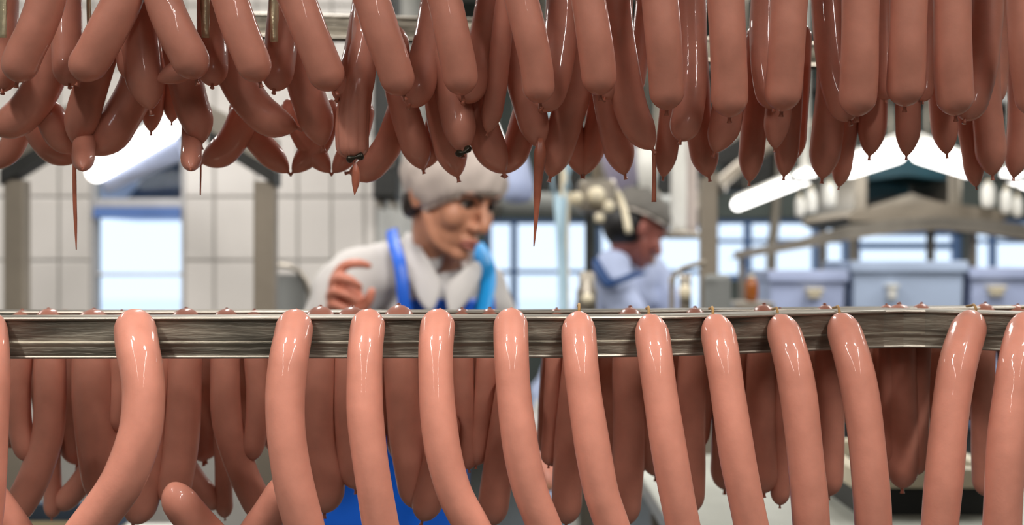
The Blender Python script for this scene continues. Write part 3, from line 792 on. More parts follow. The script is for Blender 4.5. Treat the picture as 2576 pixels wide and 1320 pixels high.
# tubs under the hood
def tub(xa, xb, yt, Y, label, m):
    e = empty('plastic_tub', None, label, 'tub', 'pale blue tubs under the machine hood')
    A = P(xa, yt, Y); B = P(xb, yt, Y); h = 0.62; d = 0.42
    bm = bmesh.new()
    r = bmesh.ops.create_cube(bm, size=1)
    for v in r['verts']:
        k = 0.90 if v.co.z < 0 else 1.0
        v.co = Vector(((A.x+B.x)/2+v.co.x*(B.x-A.x)*k, Y+d/2+v.co.y*d*k, A.z-h/2+v.co.z*h))
    top = [f for f in bm.faces if f.normal.z > 0.9]
    bmesh.ops.inset_region(bm, faces=top, thickness=0.03)
    for v in {v for f in top for v in f.verts}: v.co.z -= 0.45
    bm_obj('body', bm, m, e)
    bm = bmesh.new()
    for lo, hi in (((A.x-0.012, Y-0.02), (B.x+0.012, Y+0.025)), ((A.x-0.012, Y+d-0.025), (B.x+0.012, Y+d+0.02)), ((A.x-0.012, Y), (A.x+0.025, Y+d)), ((B.x-0.025, Y), (B.x+0.012, Y+d))):
        box_bm((lo[0], lo[1], A.z-0.03), (hi[0], hi[1], A.z+0.012), 0.004, bm)
    bm_obj('rim', bm, m, e)
    box('stand', (A.x+0.05, Y+0.03, 0), (B.x-0.05, Y+d-0.03, A.z-h), M_grey, e)
    return e
tub(1938, 2124, 688, 4.95, 'pale blue tub below the chute, left of the centre tub', M_lilac)
tub(2146, 2424, 664, 4.95, 'wide pale blue tub in the middle under the machine hood', mat('pale_tub', srgb(178, 194, 220), 0.4, var=0.06, scale=3))
tub(2444, 2640, 680, 4.95, 'pale blue tub at the right edge, right of the centre tub', M_lilac)
def lathe(name, prof, base, m, parent, seg=20):
    verts = []; faces = []
    for r, z in prof:
        for k in range(seg): verts.append(base+Vector((r*math.cos(2*PI*k/seg), r*math.sin(2*PI*k/seg), z)))
    for i in range(len(prof)-1):
        for k in range(seg): faces.append((i*seg+k, i*seg+(k+1) % seg, (i+1)*seg+(k+1) % seg, (i+1)*seg+k))
    faces.append(tuple(range(seg))[::-1]); faces.append(tuple(range((len(prof)-1)*seg, len(prof)*seg)))
    return mesh_obj(name, verts, faces, m, parent, True)
def jar(px, py, hpx, wpx, Y, m, name, label, cat, group=None, hang=None):
    base = P(px, py+hpx/2.0, Y); h = hpx*Y/F; r = wpx/2.0*Y/F
    e = empty(name, None, label, cat, group)
    lathe('body', [(r*0.55, 0), (r*0.9, h*0.08), (r, h*0.3), (r, h*0.68), (r*0.8, h*0.86), (r*0.45, h*0.97)], base, m, e)
    lathe('cap', [(r*0.48, h*0.96), (r*0.48, h*1.06), (r*0.2, h*1.10)], base, M_cream, e, 12)
    if hang: tube('hook', [base+Vector((0, 0, h*1.08)), base+Vector((0, 0, h*1.08+hang*0.5)), base+Vector((0, 0, h*1.08+hang))], 0.005, M_steel, e, 6, 4)
    return e
# white weights hanging on a bar under the lamps, both sides of the hood
for sx, word in ((0, 'left'), (1, 'right')):
    mx = lambda x: x if not sx else 4572-x
    Yw = 5.27
    e = empty('hanging_bar', None, 'dark bar %s of the machine hood that the white floats hang from' % word, 'bar')
    tube('bar', [P(mx(1985), 452, Yw), P(mx(2050), 450, Yw), P(mx(2125), 448, Yw)], 0.012, M_darkmetal, e)
    for x in (1995, 2115): tube('rod', [P(mx(x), 450, Yw), P(mx(x), 100, Yw), Vector((P(mx(x), 0, Yw).x, Yw, ZC))], 0.008, M_darkmetal, e, 8, 3)
    for k, (x, y, h_, w_) in enumerate(((2012, 520, 52, 24), (2040, 506, 62, 30), (2086, 490, 66, 34))):
        jar(mx(x), y, h_, w_, Yw, M_white, 'float_weight', ['smaller cream', 'middle white', 'largest white'][k]+' float hanging %s of the machine hood' % word, 'float', 'white floats', hang=(y-h_/2.0-455)*Yw/F*0.9)
jar(1890, 728, 62, 34, 4.6, M_amber, 'amber_bottle', 'amber bottle standing on the ledge past the third steel post', 'bottle')
e = empty('bottle_ledge', None, 'narrow steel ledge on legs under the amber bottle', 'ledge')
zt = P(0, 759, 4.6).z
box('shelf', (P(1835, 0, 4.6).x, 4.5, zt-0.03), (P(1935, 0, 4.6).x, 4.75, zt), M_steel, e, 0.003)
for x in (1842, 1922): box('leg', (P(x, 0, 4.6).x, 4.6, 0), (P(x+6, 0, 4.6).x, 4.63, zt-0.03), M_steel, e)
def small(name, px, py, w_, h_, Y, m, label, cat):
    e = empty(name, None, label, cat)
    A = P(px-w_/2, py-h_/2, Y); B = P(px+w_/2, py+h_/2, Y)
    box('body', (A.x, Y, B.z), (B.x, Y+0.05, A.z), m, e, 0.012)
    box('lip', (A.x-0.006, Y-0.006, A.z-0.012), (B.x+0.006, Y+0.056, A.z), m, e, 0.004)
    return e
small('cream_scoop', 2052, 738, 34, 26, 4.90, M_cream, 'cream scoop hung on the front of the first pale blue tub', 'scoop')
small('cream_scoop', 2512, 732, 34, 26, 4.90, M_cream, 'cream scoop hung on the front of the rightmost pale blue tub', 'scoop')
small('white_label', 2248, 735, 20, 40, 4.90, M_white, 'small white holder hung on the front of the wide centre tub', 'holder')

# vertical pipes and hoses over the middle
def pipe(pts, r, m, label, name='pipe', cat='pipe', flange=True, group=None, ceil=False):
    if ceil: pts = [Vector((pts[0].x, pts[0].y, ZC))]+pts
    e = empty(name, None, label, cat, group)
    tube('tube', pts, r, m, e, rings=30)
    if flange:
        for p, q in ((pts[0], pts[1]), (pts[-1], pts[-2])):
            d = (q-p).normalized()
            v, f = sweep([p, p+d*r*0.5, p+d*r], lambda t, s, T: r*1.5, 12, 2); mesh_obj('collar', v, f, M_steel, e, True)
    return e
pipe([P(1388, 380, 3.6), P(1394, 440, 3.6), P(1402, 510, 3.6), P(1408, 590, 3.6), P(1412, 680, 3.6), P(1414, 1000, 3.5), P(1416, 1900, 3.5)], 0.010, M_hose, 'pale blue hose hanging straight down, nearer the worker', 'hose', 'hose', ceil=True)
pipe([P(1430, 380, 3.65), P(1424, 440, 3.65), P(1417, 510, 3.65), P(1413, 580, 3.65), P(1418, 700, 3.65), P(1422, 1000, 3.6), P(1424, 1900, 3.6)], 0.011, M_hose, 'second pale blue hose, crossing the first one', 'hose', 'hose', ceil=True)
pipe([P(1421, 640, 3.9), P(1422, 720, 3.9), P(1422, 1000, 3.9), P(1422, 1700, 3.9)], 0.013, M_cream, 'cream upright pipe below the pale blue hoses', ceil=True)
pipe([P(1481, 450, 4.2), P(1481, 620, 4.2), P(1481, 900, 4.2), P(1481, 1600, 4.2)], 0.013, M_darkmetal, 'thin dark upright pipe behind the hoses')
pipe([P(1708, -300, 4.8), P(1708, 200, 4.8), P(1707, 450, 4.8), P(1706, 600, 4.8)], 0.030, M_white, 'thick white vertical pipe left of the third steel post', ceil=True)
pipe([P(1738, -300, 5.0), P(1738, 200, 5.0), P(1738, 440, 5.0), P(1737, 600, 5.0)], 0.026, mat('rose_grey', srgb(198, 184, 176), 0.5, var=0.06), 'pink-grey vertical pipe between the white pipe and the third post', ceil=True)
pipe([P(1962, -200, 7.4), P(1962, 200, 7.4), P(1955, 460, 7.4), P(1945, 600, 7.4), P(1940, 660, 7.4), P(1938, 1240, 7.4)], 0.030, M_steel, 'grey vertical pipe crossing behind the right tube lamp', ceil=True)
pipe([P(2025, -200, 5.8), P(2025, 200, 5.8), P(2025, 460, 5.8)], 0.020, M_white, 'slim white drop pipe left of the machine hood', ceil=True)
pipe([P(2548, -200, 5.8), P(2548, 200, 5.8), P(2548, 460, 5.8)], 0.020, M_white, 'slim white drop pipe right of the machine hood', ceil=True)
pipe([P(1450, 300, 5.2), P(1510, 400, 5.2), P(1530, 480, 5.1), P(1530, 540, 5.1)], 0.020, M_steel, 'bent steel pipe above the dark upright pipe', ceil=True)
dct = pipe([P(1230, 508, 6.4), P(1400, 512, 6.4), P(1760, 520, 6.4)], 0.055, mat('duct_grey', srgb(150, 152, 148), 0.5, var=0.08), 'long horizontal grey duct over the far windows')
pipe([P(1100, 60, 6.8), P(1500, 120, 6.8), P(1900, 200, 6.8), P(2300, 250, 6.8), P(2800, 280, 6.8)], 0.05, M_darkmetal, 'dark overhead pipe running along the far wall')
pipe([P(1330, 250, 5.8), P(1480, 330, 5.8), P(1600, 420, 5.8), P(1640, 500, 5.8)], 0.028, M_darkmetal, 'dark sagging overhead pipe above the second worker', ceil=True)
pipe([P(1800, 470, 6.0), P(1900, 390, 6.2), P(2010, 330, 6.4), P(2100, 300, 6.5)], 0.030, M_taupe, 'slanting taupe conduit above the right tube lamp')
for x in (1300, 1500, 1700): tube('suspension', [P(x, 512, 6.4), P(x, 300, 6.4), Vector((P(x, 0, 6.4).x, 6.4, ZC))], 0.008, M_steel, dct, 8, 3)
# pendant and filler vessel
Yp = 4.6
e = empty('pendant_vessel', None, 'lilac-white hanging plastic vessel right of the hair net', 'vessel')
b_ = P(1300, 512, Yp); s_ = Yp/F
lathe('body', [(8*s_, 0), (30*s_, 4*s_), (44*s_, 22*s_), (42*s_, 55*s_), (33*s_, 92*s_), (24*s_, 125*s_), (18*s_, 140*s_)], b_, M_lilac, e, 28)
lathe('collar', [(19*s_, 140*s_), (19*s_, 150*s_), (9*s_, 156*s_)], b_, M_steel, e)
tube('suspension', [b_+Vector((0, 0, 156*s_)), b_+Vector((0, 0, 1.2)), Vector((b_.x, b_.y, ZC))], 0.007, M_steel, e, 8, 3)
Yp = 5.0; s_ = Yp/F
e = empty('pendant_vessel', None, 'lilac funnel vessel hanging above the second worker', 'vessel')
b_ = P(1566, 500, Yp)
lathe('body', [(10*s_, 0), (26*s_, 20*s_), (46*s_, 70*s_), (58*s_, 110*s_), (58*s_, 130*s_)], b_, mat('lilac_grey', srgb(164, 156, 176), 0.45, var=0.06), e, 28)
lathe('lid', [(60*s_, 130*s_), (60*s_, 138*s_), (20*s_, 150*s_)], b_, M_steel, e)
tube('suspension', [b_+Vector((0, 0, 150*s_)), b_+Vector((0, 0, 1.2)), Vector((b_.x, b_.y, ZC))], 0.007, M_steel, e, 8, 3)
Yp = 4.55; s_ = Yp/F
e = empty('white_hopper', None, 'narrow white hopper hanging between the lilac funnel and the white pipe', 'hopper')
b_ = P(1628, 488, Yp)
lathe('body', [(10*s_, 0), (20*s_, 8*s_), (25*s_, 60*s_), (28*s_, 120*s_)], b_, M_white, e, 24)
lathe('lid', [(29*s_, 120*s_), (29*s_, 128*s_), (10*s_, 136*s_)], b_, M_steel, e)
tube('suspension', [b_+Vector((0, 0, 136*s_)), b_+Vector((0, 0, 1.2)), Vector((b_.x, b_.y, ZC))], 0.007, M_steel, e, 8, 3)
for x0_, x1_, y0_, y1_, lb in ((1352, 1462, 330, 492, 'black control box hanging behind the pale blue hoses'), (1640, 1690, 380, 505, 'black control box hanging behind the white hopper'), (1830, 1945, 350, 478, 'black control box hanging behind the right tube lamp')):
    e = empty('control_box', None, lb, 'control box', 'hanging control boxes')
    yb_ = 7.3
    A = P(x0_, y0_, yb_); B = P(x1_, y1_, yb_)
    box('body', (A.x, yb_, B.z), (B.x, yb_+0.25, A.z), M_darkmetal, e, 0.01)
    box('door', (A.x+0.015, yb_-0.015, B.z+0.015), (B.x-0.015, yb_, A.z-0.015), M_darkmetal, e, 0.004)
    for x in (A.x+0.03, B.x-0.05): box('hanger', (x, yb_+0.1, A.z), (x+0.02, yb_+0.12, ZC), M_steel, e)
e = empty('filler_head', None, 'steel filler head with white knobs above the dark upright pipe', 'machine')
b_ = P(1500, 540, 4.0); s_ = 4.0/F
box('body', (P(1455, 0, 4.0).x, 3.95, P(0, 535, 4.0).z), (P(1548, 0, 4.0).x, 4.10, P(0, 452, 4.0).z), M_steel, e, 0.015)
for x, y, r in ((1450, 500, 17), (1500, 492, 22), (1530, 520, 15), (1508, 548, 13)):
    lathe('knob', [(r*0.5*s_, -r*s_), (r*0.95*s_, -r*0.5*s_), (r*s_, 0), (r*0.9*s_, r*0.6*s_), (r*0.4*s_, r*s_)], P(x, y, 3.93), M_cream, e, 16)
tube('suspension', [P(1500, 452, 4.03), P(1500, 100, 4.03), Vector((P(1500, 0, 4.03).x, 4.03, ZC))], 0.014, M_steel, e, 8, 3)
tube('lever', [P(1546, 478, 4.0), P(1560, 500, 3.98), P(1572, 535, 3.95), P(1582, 585, 3.92)], 0.011, M_cream, e, 10, 12)
e = empty('filling_valve', None, 'upright steel filling valve with a cream ball at its foot', 'valve')
b_ = P(1476, 790, 3.3); s_ = 3.3/F
lathe('body', [(20*s_, -b_.z+0.0), (20*s_, 0), (26*s_, 6*s_), (26*s_, 60*s_), (20*s_, 70*s_), (20*s_, 100*s_), (12*s_, 108*s_)], b_, M_steel, e, 20)
lathe('ball', [(5*s_, -14*s_), (13*s_, -8*s_), (16*s_, 0), (13*s_, 8*s_), (5*s_, 14*s_)], P(1478, 752, 3.27), M_cream, e, 16)

# pale work table and crates behind the lower rack
e = empty('work_table', None, 'pale steel work table behind the lower rack at the right', 'table')
zt = 0.985
box('tabletop', (0.22, 1.75, zt-0.03), (1.75, 2.42, zt), mat('pale_steel', srgb(196, 198, 188), 0.4, metal=0.2, var=0.05), e, 0.004)
for x in (0.26, 1.69):
    for y in (1.79, 2.36): box('leg', (x, y, 0), (x+0.035, y+0.035, zt-0.03), M_steel, e)
def crate(x, y, z0, w_, d_, h_, body, rim, label):
    e = empty('plastic_crate', None, label, 'crate', 'crates behind the lower rack')
    bm = bmesh.new()
    for lo, hi in (((x, y), (x+w_, y+0.012)), ((x, y+d_-0.012), (x+w_, y+d_)), ((x, y+0.012), (x+0.012, y+d_-0.012)), ((x+w_-0.012, y+0.012), (x+w_, y+d_-0.012))):
        box_bm((lo[0], lo[1], z0), (hi[0], hi[1], z0+h_), 0, bm)
    box_bm((x+0.012, y+0.012, z0), (x+w_-0.012, y+d_-0.012, z0+0.012), 0, bm)
    bm_obj('body', bm, body, e)
    bm = bmesh.new()
    for lo, hi in (((x-0.01, y-0.01), (x+w_+0.01, y+0.014)), ((x-0.01, y+d_-0.014), (x+w_+0.01, y+d_+0.01)), ((x-0.01, y+0.014), (x+0.014, y+d_-0.014)), ((x+w_-0.014, y+0.014), (x+w_+0.01, y+d_-0.014))):
        box_bm((lo[0], lo[1], z0+h_-0.02), (hi[0], hi[1], z0+h_+0.008), 0.002, bm)
    bm_obj('rim', bm, rim, e)
    return e
crate(0.50, 1.84, zt, 0.20, 0.30, 0.06, M_darkmetal, M_cream, 'low dark crate with a cream rim at the left end of the work table')
crate(0.86, 1.84, zt, 0.24, 0.34, 0.075, M_white, M_white, 'white crate in the middle of the work table')
crate(1.18, 1.84, zt, 0.24, 0.34, 0.06, M_white, M_cream, 'white crate with a cream rim at the right end of the work table')
e = empty('low_bench', None, 'low white bench with dark blue trays behind the lower rack at the left', 'bench')
box('benchtop', (-1.75, 1.72, 0.86), (-0.52, 2.2, 0.90), M_white, e, 0.004)
for x in (-1.7, -0.6):
    for y in (1.76, 2.13): box('leg', (x, y, 0), (x+0.035, y+0.035, 0.86), M_steel, e)
for x, lb in ((-1.42, 'pale tray with a dark blue rim on the low bench, farther from the worker'), (-0.93, 'pale tray with a dark blue rim on the low bench, nearer the worker')):
    crate(x, 1.78, 0.90, 0.30, 0.3, 0.05, M_cream, M_navy, lb)

# ------------------------------------------------------------------ people
def ell(bm, c, r, R=None, seg=20, rings=12):
    q = bmesh.ops.create_uvsphere(bm, u_segments=seg, v_segments=rings, radius=1.0)
    M = Matrix.Diagonal((r[0], r[1], r[2], 1))
    M = Matrix.Translation(Vector(c)) @ ((R.to_4x4() @ M) if R else M)
    bmesh.ops.transform(bm, matrix=M, verts=q['verts'])
def limb(bm, pts, rads, seg=14, dens=None):
    """closed capsule chain through pts with radii"""
    pts = [Vector(p) for p in pts]
    n = len(pts); L = [0]
    for a, b in zip(pts, pts[1:]): L.append(L[-1]+(b-a).length)
    def rad(t, s, T):
        for i in range(n-1):
            if s <= L[i+1]*T/L[-1] or i == n-2:
                u = (s*L[-1]/T-L[i])/max(1e-6, L[i+1]-L[i]); u = min(1, max(0, u))
                r = rads[i]*(1-u)+rads[i+1]*u; break
        e0, e1 = rads[0]*0.8, rads[-1]*0.8
        if s < e0: r *= math.sqrt(max(0.02, 1-(1-s/e0)**2))
        if T-s < e1: r *= math.sqrt(max(0.02, 1-(1-(T-s)/e1)**2))
        return r
    def samples(T):
        e0, e1 = min(T*0.3, rads[0]*0.8), min(T*0.3, rads[-1]*0.8)
        k = dens or 18
        return [0, e0*0.15, e0*0.45, e0]+[e0+(T-e0-e1)*i/k for i in range(1, k)]+[T-e1, T-e1*0.45, T-e1*0.15, T]
    v, f = sweep(pts, rad, seg, samples=samples)
    vs = [bm.verts.new(p) for p in v]
    for q in f: bm.faces.new([vs[i] for i in q])
def fuse(name, bm, voxel, m, parent, smooth=6, sculpt=None):
    bmesh.ops.recalc_face_normals(bm, faces=bm.faces)
    me = bpy.data.meshes.new(name+'_src'); bm.to_mesh(me); bm.free()
    o = bpy.data.objects.new(name+'_src', me); C.objects.link(o)
    md = o.modifiers.new('r', 'REMESH'); md.mode = 'VOXEL'; md.voxel_size = voxel; md.adaptivity = 0
    sm = o.modifiers.new('s', 'SMOOTH'); sm.factor = 0.5; sm.iterations = smooth
    dg = bpy.context.evaluated_depsgraph_get(); dg.update()
    me2 = bpy.data.meshes.new_from_object(o.evaluated_get(dg)); me2.name = name
    bpy.data.objects.remove(o); bpy.data.meshes.remove(me)
    if sculpt:
        co = np.empty(len(me2.vertices)*3, dtype=np.float32); me2.vertices.foreach_get('co', co)
        co = sculpt(co.reshape(-1, 3)); me2.vertices.foreach_set('co', co.astype(np.float32).ravel()); me2.update()
    me2.materials.clear()
    return link(name, me2, m, parent, True)

def build_head(bm, T):
    """T: 4x4 head frame, face towards local -Y, origin mid head, 0.235 m tall"""
    R = T.to_3x3()
    def E(c, r, rot=None): ell(bm, T @ Vector(c), r, R if rot is None else R @ rot)
    def Lm(pts, rads, seg=12): limb(bm, [T @ Vector(p) for p in pts], rads, seg, 8)
    E((0, 0.018, 0.036), (0.074, 0.093, 0.082))                      # cranium
    E((0, -0.020, 0.012), (0.066, 0.066, 0.074))                     # face mass
    E((0, -0.024, -0.030), (0.060, 0.062, 0.060))
    E((0, -0.028, -0.058), (0.054, 0.052, 0.050))                    # jaw
    E((0, -0.066, -0.093), (0.024, 0.020, 0.018))                    # chin
    for s in (-1, 1):
        Lm([(s*0.060, 0.005, -0.03), (s*0.044, -0.030, -0.076), (s*0.015, -0.062, -0.094)], [0.014, 0.014, 0.014])
        E((s*0.038, -0.056, -0.022), (0.026, 0.024, 0.028))          # cheek
        E((s*0.011, -0.094, -0.031), (0.010, 0.011, 0.009))          # nostril wing
        E((s*0.076, 0.018, -0.008), (0.010, 0.020, 0.032))           # ear
        E((s*0.082, 0.026, -0.002), (0.007, 0.016, 0.026))
        Lm([(s*0.012, -0.086, 0.026), (s*0.034, -0.082, 0.031), (s*0.056, -0.062, 0.024)], [0.008, 0.009, 0.007])
    Lm([(0, -0.084, 0.022), (0, -0.096, 0.000), (0, -0.110, -0.024), (0, -0.104, -0.034)], [0.008, 0.009, 0.0115, 0.009])
    Lm([(-0.024, -0.078, -0.060), (0, -0.090, -0.057), (0.024, -0.078, -0.060)], [0.005, 0.0075, 0.005])
    Lm([(-0.022, -0.076, -0.070), (0, -0.087, -0.071), (0.022, -0.076, -0.070)], [0.005, 0.008, 0.005])
def head_sculpt(T):
    Ti = np.array(T.inverted()); Tm = np.array(T)
    def go(co):
        h = co @ Ti[:3, :3].T + Ti[:3, 3]
        for s in (-1, 1):
            d2 = ((h[:, 0]-s*0.031)/0.015)**2+((h[:, 1]+0.078)/0.025)**2+((h[:, 2]-0.010)/0.011)**2
            h[:, 1] += 0.010*np.exp(-d2)
        d2 = ((h[:, 0])/0.022)**2+((h[:, 1]+0.085)/0.02)**2+((h[:, 2]+0.0655)/0.003)**2
        h[:, 1] += 0.004*np.exp(-d2)
        d2 = ((h[:, 0])/0.026)**2+((h[:, 1]+0.08)/0.02)**2+((h[:, 2]+0.081)/0.007)**2
        h[:, 1] += 0.004*np.exp(-d2)
        return h @ Tm[:3, :3].T + Tm[:3, 3]
    return go

def head_parts(T, parent, skin_parts=True):
    for s in (-1, 1):
        bm = bmesh.new(); ell(bm, T @ Vector((s*0.031, -0.066, 0.010)), (0.0105, 0.0105, 0.0105), None, 16, 10)
        bm_obj('eyeball', bm, M_white, parent, True)
        bm = bmesh.new(); ell(bm, T @ Vector((s*0.031+0.002, -0.0755, 0.0085)), (0.0080, 0.0032, 0.0062), T.to_3x3(), 12, 8)
        bm_obj('iris', bm, M_hair, parent, True)
        v, f = sweep([T @ Vector(p) for p in ((s*0.018, -0.076, 0.0125), (s*0.031, -0.0805, 0.0175), (s*0.046, -0.070, 0.0115))], lambda t, s_, T_: 0.0030, 8, 10)
        mesh_obj('eyelid', v, f, M_hair, parent, True)
        v, f = sweep([T @ Vector(p) for p in ((s*0.013, -0.0905, 0.027), (s*0.034, -0.0905, 0.034), (s*0.056, -0.070, 0.027))], lambda t, s_, T_: 0.0042*(1-0.5*t), 8, 10)
        mesh_obj('eyebrow', v, f, M_hair, parent, True)
    v, f = sweep([T @ Vector(p) for p in ((-0.024, -0.080, -0.0665), (-0.008, -0.0945, -0.0590), (0, -0.0955, -0.0600), (0.008, -0.0945, -0.0590), (0.024, -0.080, -0.0665))], lambda t, s_, T_: 0.0008+0.0045*math.sin(PI*t), 8, 14)
    mesh_obj('upper_lip', v, f, M_lips, parent, True)
    v, f = sweep([T @ Vector(p) for p in ((-0.021, -0.079, -0.0705), (0, -0.0935, -0.0715), (0.021, -0.079, -0.0705))], lambda t, s_, T_: 0.0008+0.0052*math.sin(PI*t), 8, 14)
    mesh_obj('lower_lip', v, f, M_lips, parent, True)

def hair_net(T, parent, m=M_net, nape=-0.125, front=0.036):
    """bouffant cap: shell above a plane from the forehead to the nape, with an elastic hem"""
    bm = bmesh.new()
    bmesh.ops.create_uvsphere(bm, u_segments=48, v_segments=32, radius=1.0)
    rs = random.Random(5)
    for v in bm.verts:
        a = math.atan2(v.co.y, v.co.x)
        k = 0.95+0.025*math.sin(a*7+v.co.z*5)+0.02*math.sin(a*13-v.co.z*9)
        v.co = Vector((v.co.x*0.108*k, v.co.y*0.118*k+0.018, v.co.z*0.104*k+0.042))
    pt = Vector((0, -0.09, front)); slope = (nape-front)/0.20
    n = Vector((0, -slope, 1)).normalized()
    bmesh.ops.bisect_plane(bm, geom=bm.verts[:]+bm.edges[:]+bm.faces[:], plane_co=pt, plane_no=n, clear_inner=True)
    edge = [v for v in bm.verts if v.is_boundary]
    loop = sorted([v.co.copy() for v in edge], key=lambda c: math.atan2(c.y-0.018, c.x))
    for v in edge: v.co = Vector((v.co.x*0.93, (v.co.y-0.018)*0.93+0.018, v.co.z))
    bmesh.ops.transform(bm, matrix=T, verts=bm.verts)
    o = bm_obj('hair_net', bm, m, parent, True)
    sd = o.modifiers.new('s', 'SOLIDIFY'); sd.thickness = 0.0015
    pts = [T @ Vector((c.x*0.93, (c.y-0.018)*0.93+0.018, c.z)) for c in loop]
    pts = pts[::max(1, len(pts)//28)]; pts.append(pts[0])
    v, f = sweep(pts, lambda t, s_, T_: 0.0048*(1+0.25*math.sin(s_*420)), 8, 110)
    mesh_obj('elastic_hem', v, f, mat('net_hem', srgb(226, 214, 202), 0.8), o, True)
    return o

def slab(name, quadrows, thick, m, parent, off=None):
    """sheet through rows of points, given thickness along its normals"""
    nr, nc = len(quadrows), len(quadrows[0]); vs = [p for r in quadrows for p in r]
    fs = [(i*nc+j, i*nc+j+1, (i+1)*nc+j+1, (i+1)*nc+j) for i in range(nr-1) for j in range(nc-1)]
    o = mesh_obj(name, vs, fs, m, parent, True)
    sb = o.modifiers.new('b', 'SUBSURF'); sb.levels = 2; sb.render_levels = 2
    sd = o.modifiers.new('s', 'SOLIDIFY'); sd.thickness = thick; sd.offset = 0
    return o

# ---- the worker with the hair net, bent over and looking towards the lower right
W = empty('person', None, 'worker in hair net, white coat and blue apron, bending forward, one hand raised', 'person')
HY = 2.65
Th = Matrix.Translation(P(1140, 496, HY)) @ Matrix.Rotation(math.radians(46), 4, 'Z') @ Matrix.Rotation(math.radians(23), 4, 'X') @ Matrix.Rotation(math.radians(4), 4, 'Y') @ Matrix.Scale(1.04, 4)
yaw = math.radians(38)
fwd = Vector((math.sin(yaw), -math.cos(yaw), 0)); lat = Vector((math.cos(yaw), math.sin(yaw), 0))   # lat: towards her left hand
nb = Vector((-0.165, 2.755, 1.322))            # base of the neck
chest = nb-fwd*0.06+Vector((0, 0, -0.17)); waist = nb-fwd*0.17+Vector((0, 0, -0.36)); hip = nb-fwd*0.24+Vector((0, 0, -0.47))
shR = nb-lat*0.205+Vector((0, 0, -0.012)); shL = nb+lat*0.115+Vector((0, 0, -0.035))
elR = Vector((-0.425, 2.58, 1.08)); wrR = P(868, 815, 2.46)
elL = shL+lat*0.05+fwd*0.02+Vector((0, 0, -0.27)); wrL = elL+fwd*0.22-lat*0.08+Vector((0, 0, -0.05))
ftR = Vector((hip.x-lat.x*0.11, hip.y-lat.y*0.11, 0.0)); ftL = Vector((hip.x+lat.x*0.11, hip.y+lat.y*0.11, 0.0))

def hand_right(bm):
    s = 1.0; Y = 2.44
    k = {}
    def Q(x, y, dy=0.0): return P(x, y, Y+dy)
    limb(bm, [wrR+Vector((0, 0.01, -0.05)), wrR, Q(864, 770, 0.015)], [0.026, 0.025, 0.027], 14, 10)
    ell(bm, Q(868, 745, 0.016), (0.036, 0.016, 0.044)); ell(bm, Q(852, 722, 0.012), (0.022, 0.015, 0.036))
    limb(bm, [Q(866, 728, 0.016), Q(846, 698, 0.0), Q(868, 668, -0.030), Q(905, 662, -0.035), Q(936, 672, -0.022)], [0.012, 0.0112, 0.0105, 0.0092, 0.0072], 12, 22)
    limb(bm, [Q(862, 742, 0.016), Q(838, 722, -0.002), Q(852, 700, -0.036), Q(884, 706, -0.046), Q(912, 727, -0.034)], [0.012, 0.0112, 0.0105, 0.0092, 0.0074], 12, 22)
    limb(bm, [Q(862, 760, 0.016), Q(832, 748, 0.0), Q(844, 734, -0.034), Q(874, 742, -0.044), Q(902, 764, -0.032)], [0.012, 0.0108, 0.0100, 0.0088, 0.0072], 12, 22)
    limb(bm, [Q(862, 778, 0.016), Q(832, 776, 0.002), Q(840, 766, -0.026), Q(866, 775, -0.034), Q(888, 792, -0.026)], [0.011, 0.0098, 0.0090, 0.0080, 0.0066], 12, 22)
    limb(bm, [Q(872, 800, 0.016), Q(902, 782, 0.010), Q(928, 752, 0.0), Q(938, 722, -0.006)], [0.016, 0.014, 0.0112, 0.0082], 12, 18)
def hand_simple(bm, w, d, side, up):
    """slightly curled hand at wrist w pointing along d; side: direction of the thumb"""
    d = d.normalized(); side = side.normalized(); n = d.cross(side).normalized()
    limb(bm, [w-d*0.03, w, w+d*0.04], [0.024, 0.023, 0.025], 12, 6)
    for q in (-1, 0, 1): limb(bm, [w+side*q*0.018, w+d*0.05+side*q*0.022, w+d*0.09+side*q*0.026], [0.016, 0.015, 0.012], 12, 8)
    for q, l in ((-1.5, 0.062), (-0.5, 0.076), (0.5, 0.082), (1.5, 0.074)):
        b = w+d*0.085+side*q*0.0205
        limb(bm, [b, b+d*l*0.45+n*0.004, b+d*l*0.75+n*0.016, b+d*l*0.9+n*0.034], [0.0098, 0.0092, 0.0084, 0.0068], 12, 14)
    limb(bm, [w+side*0.018+d*0.02, w+side*0.05+d*0.045+n*0.008, w+side*0.060+d*0.08+n*0.018], [0.014, 0.0115, 0.008], 12, 12)

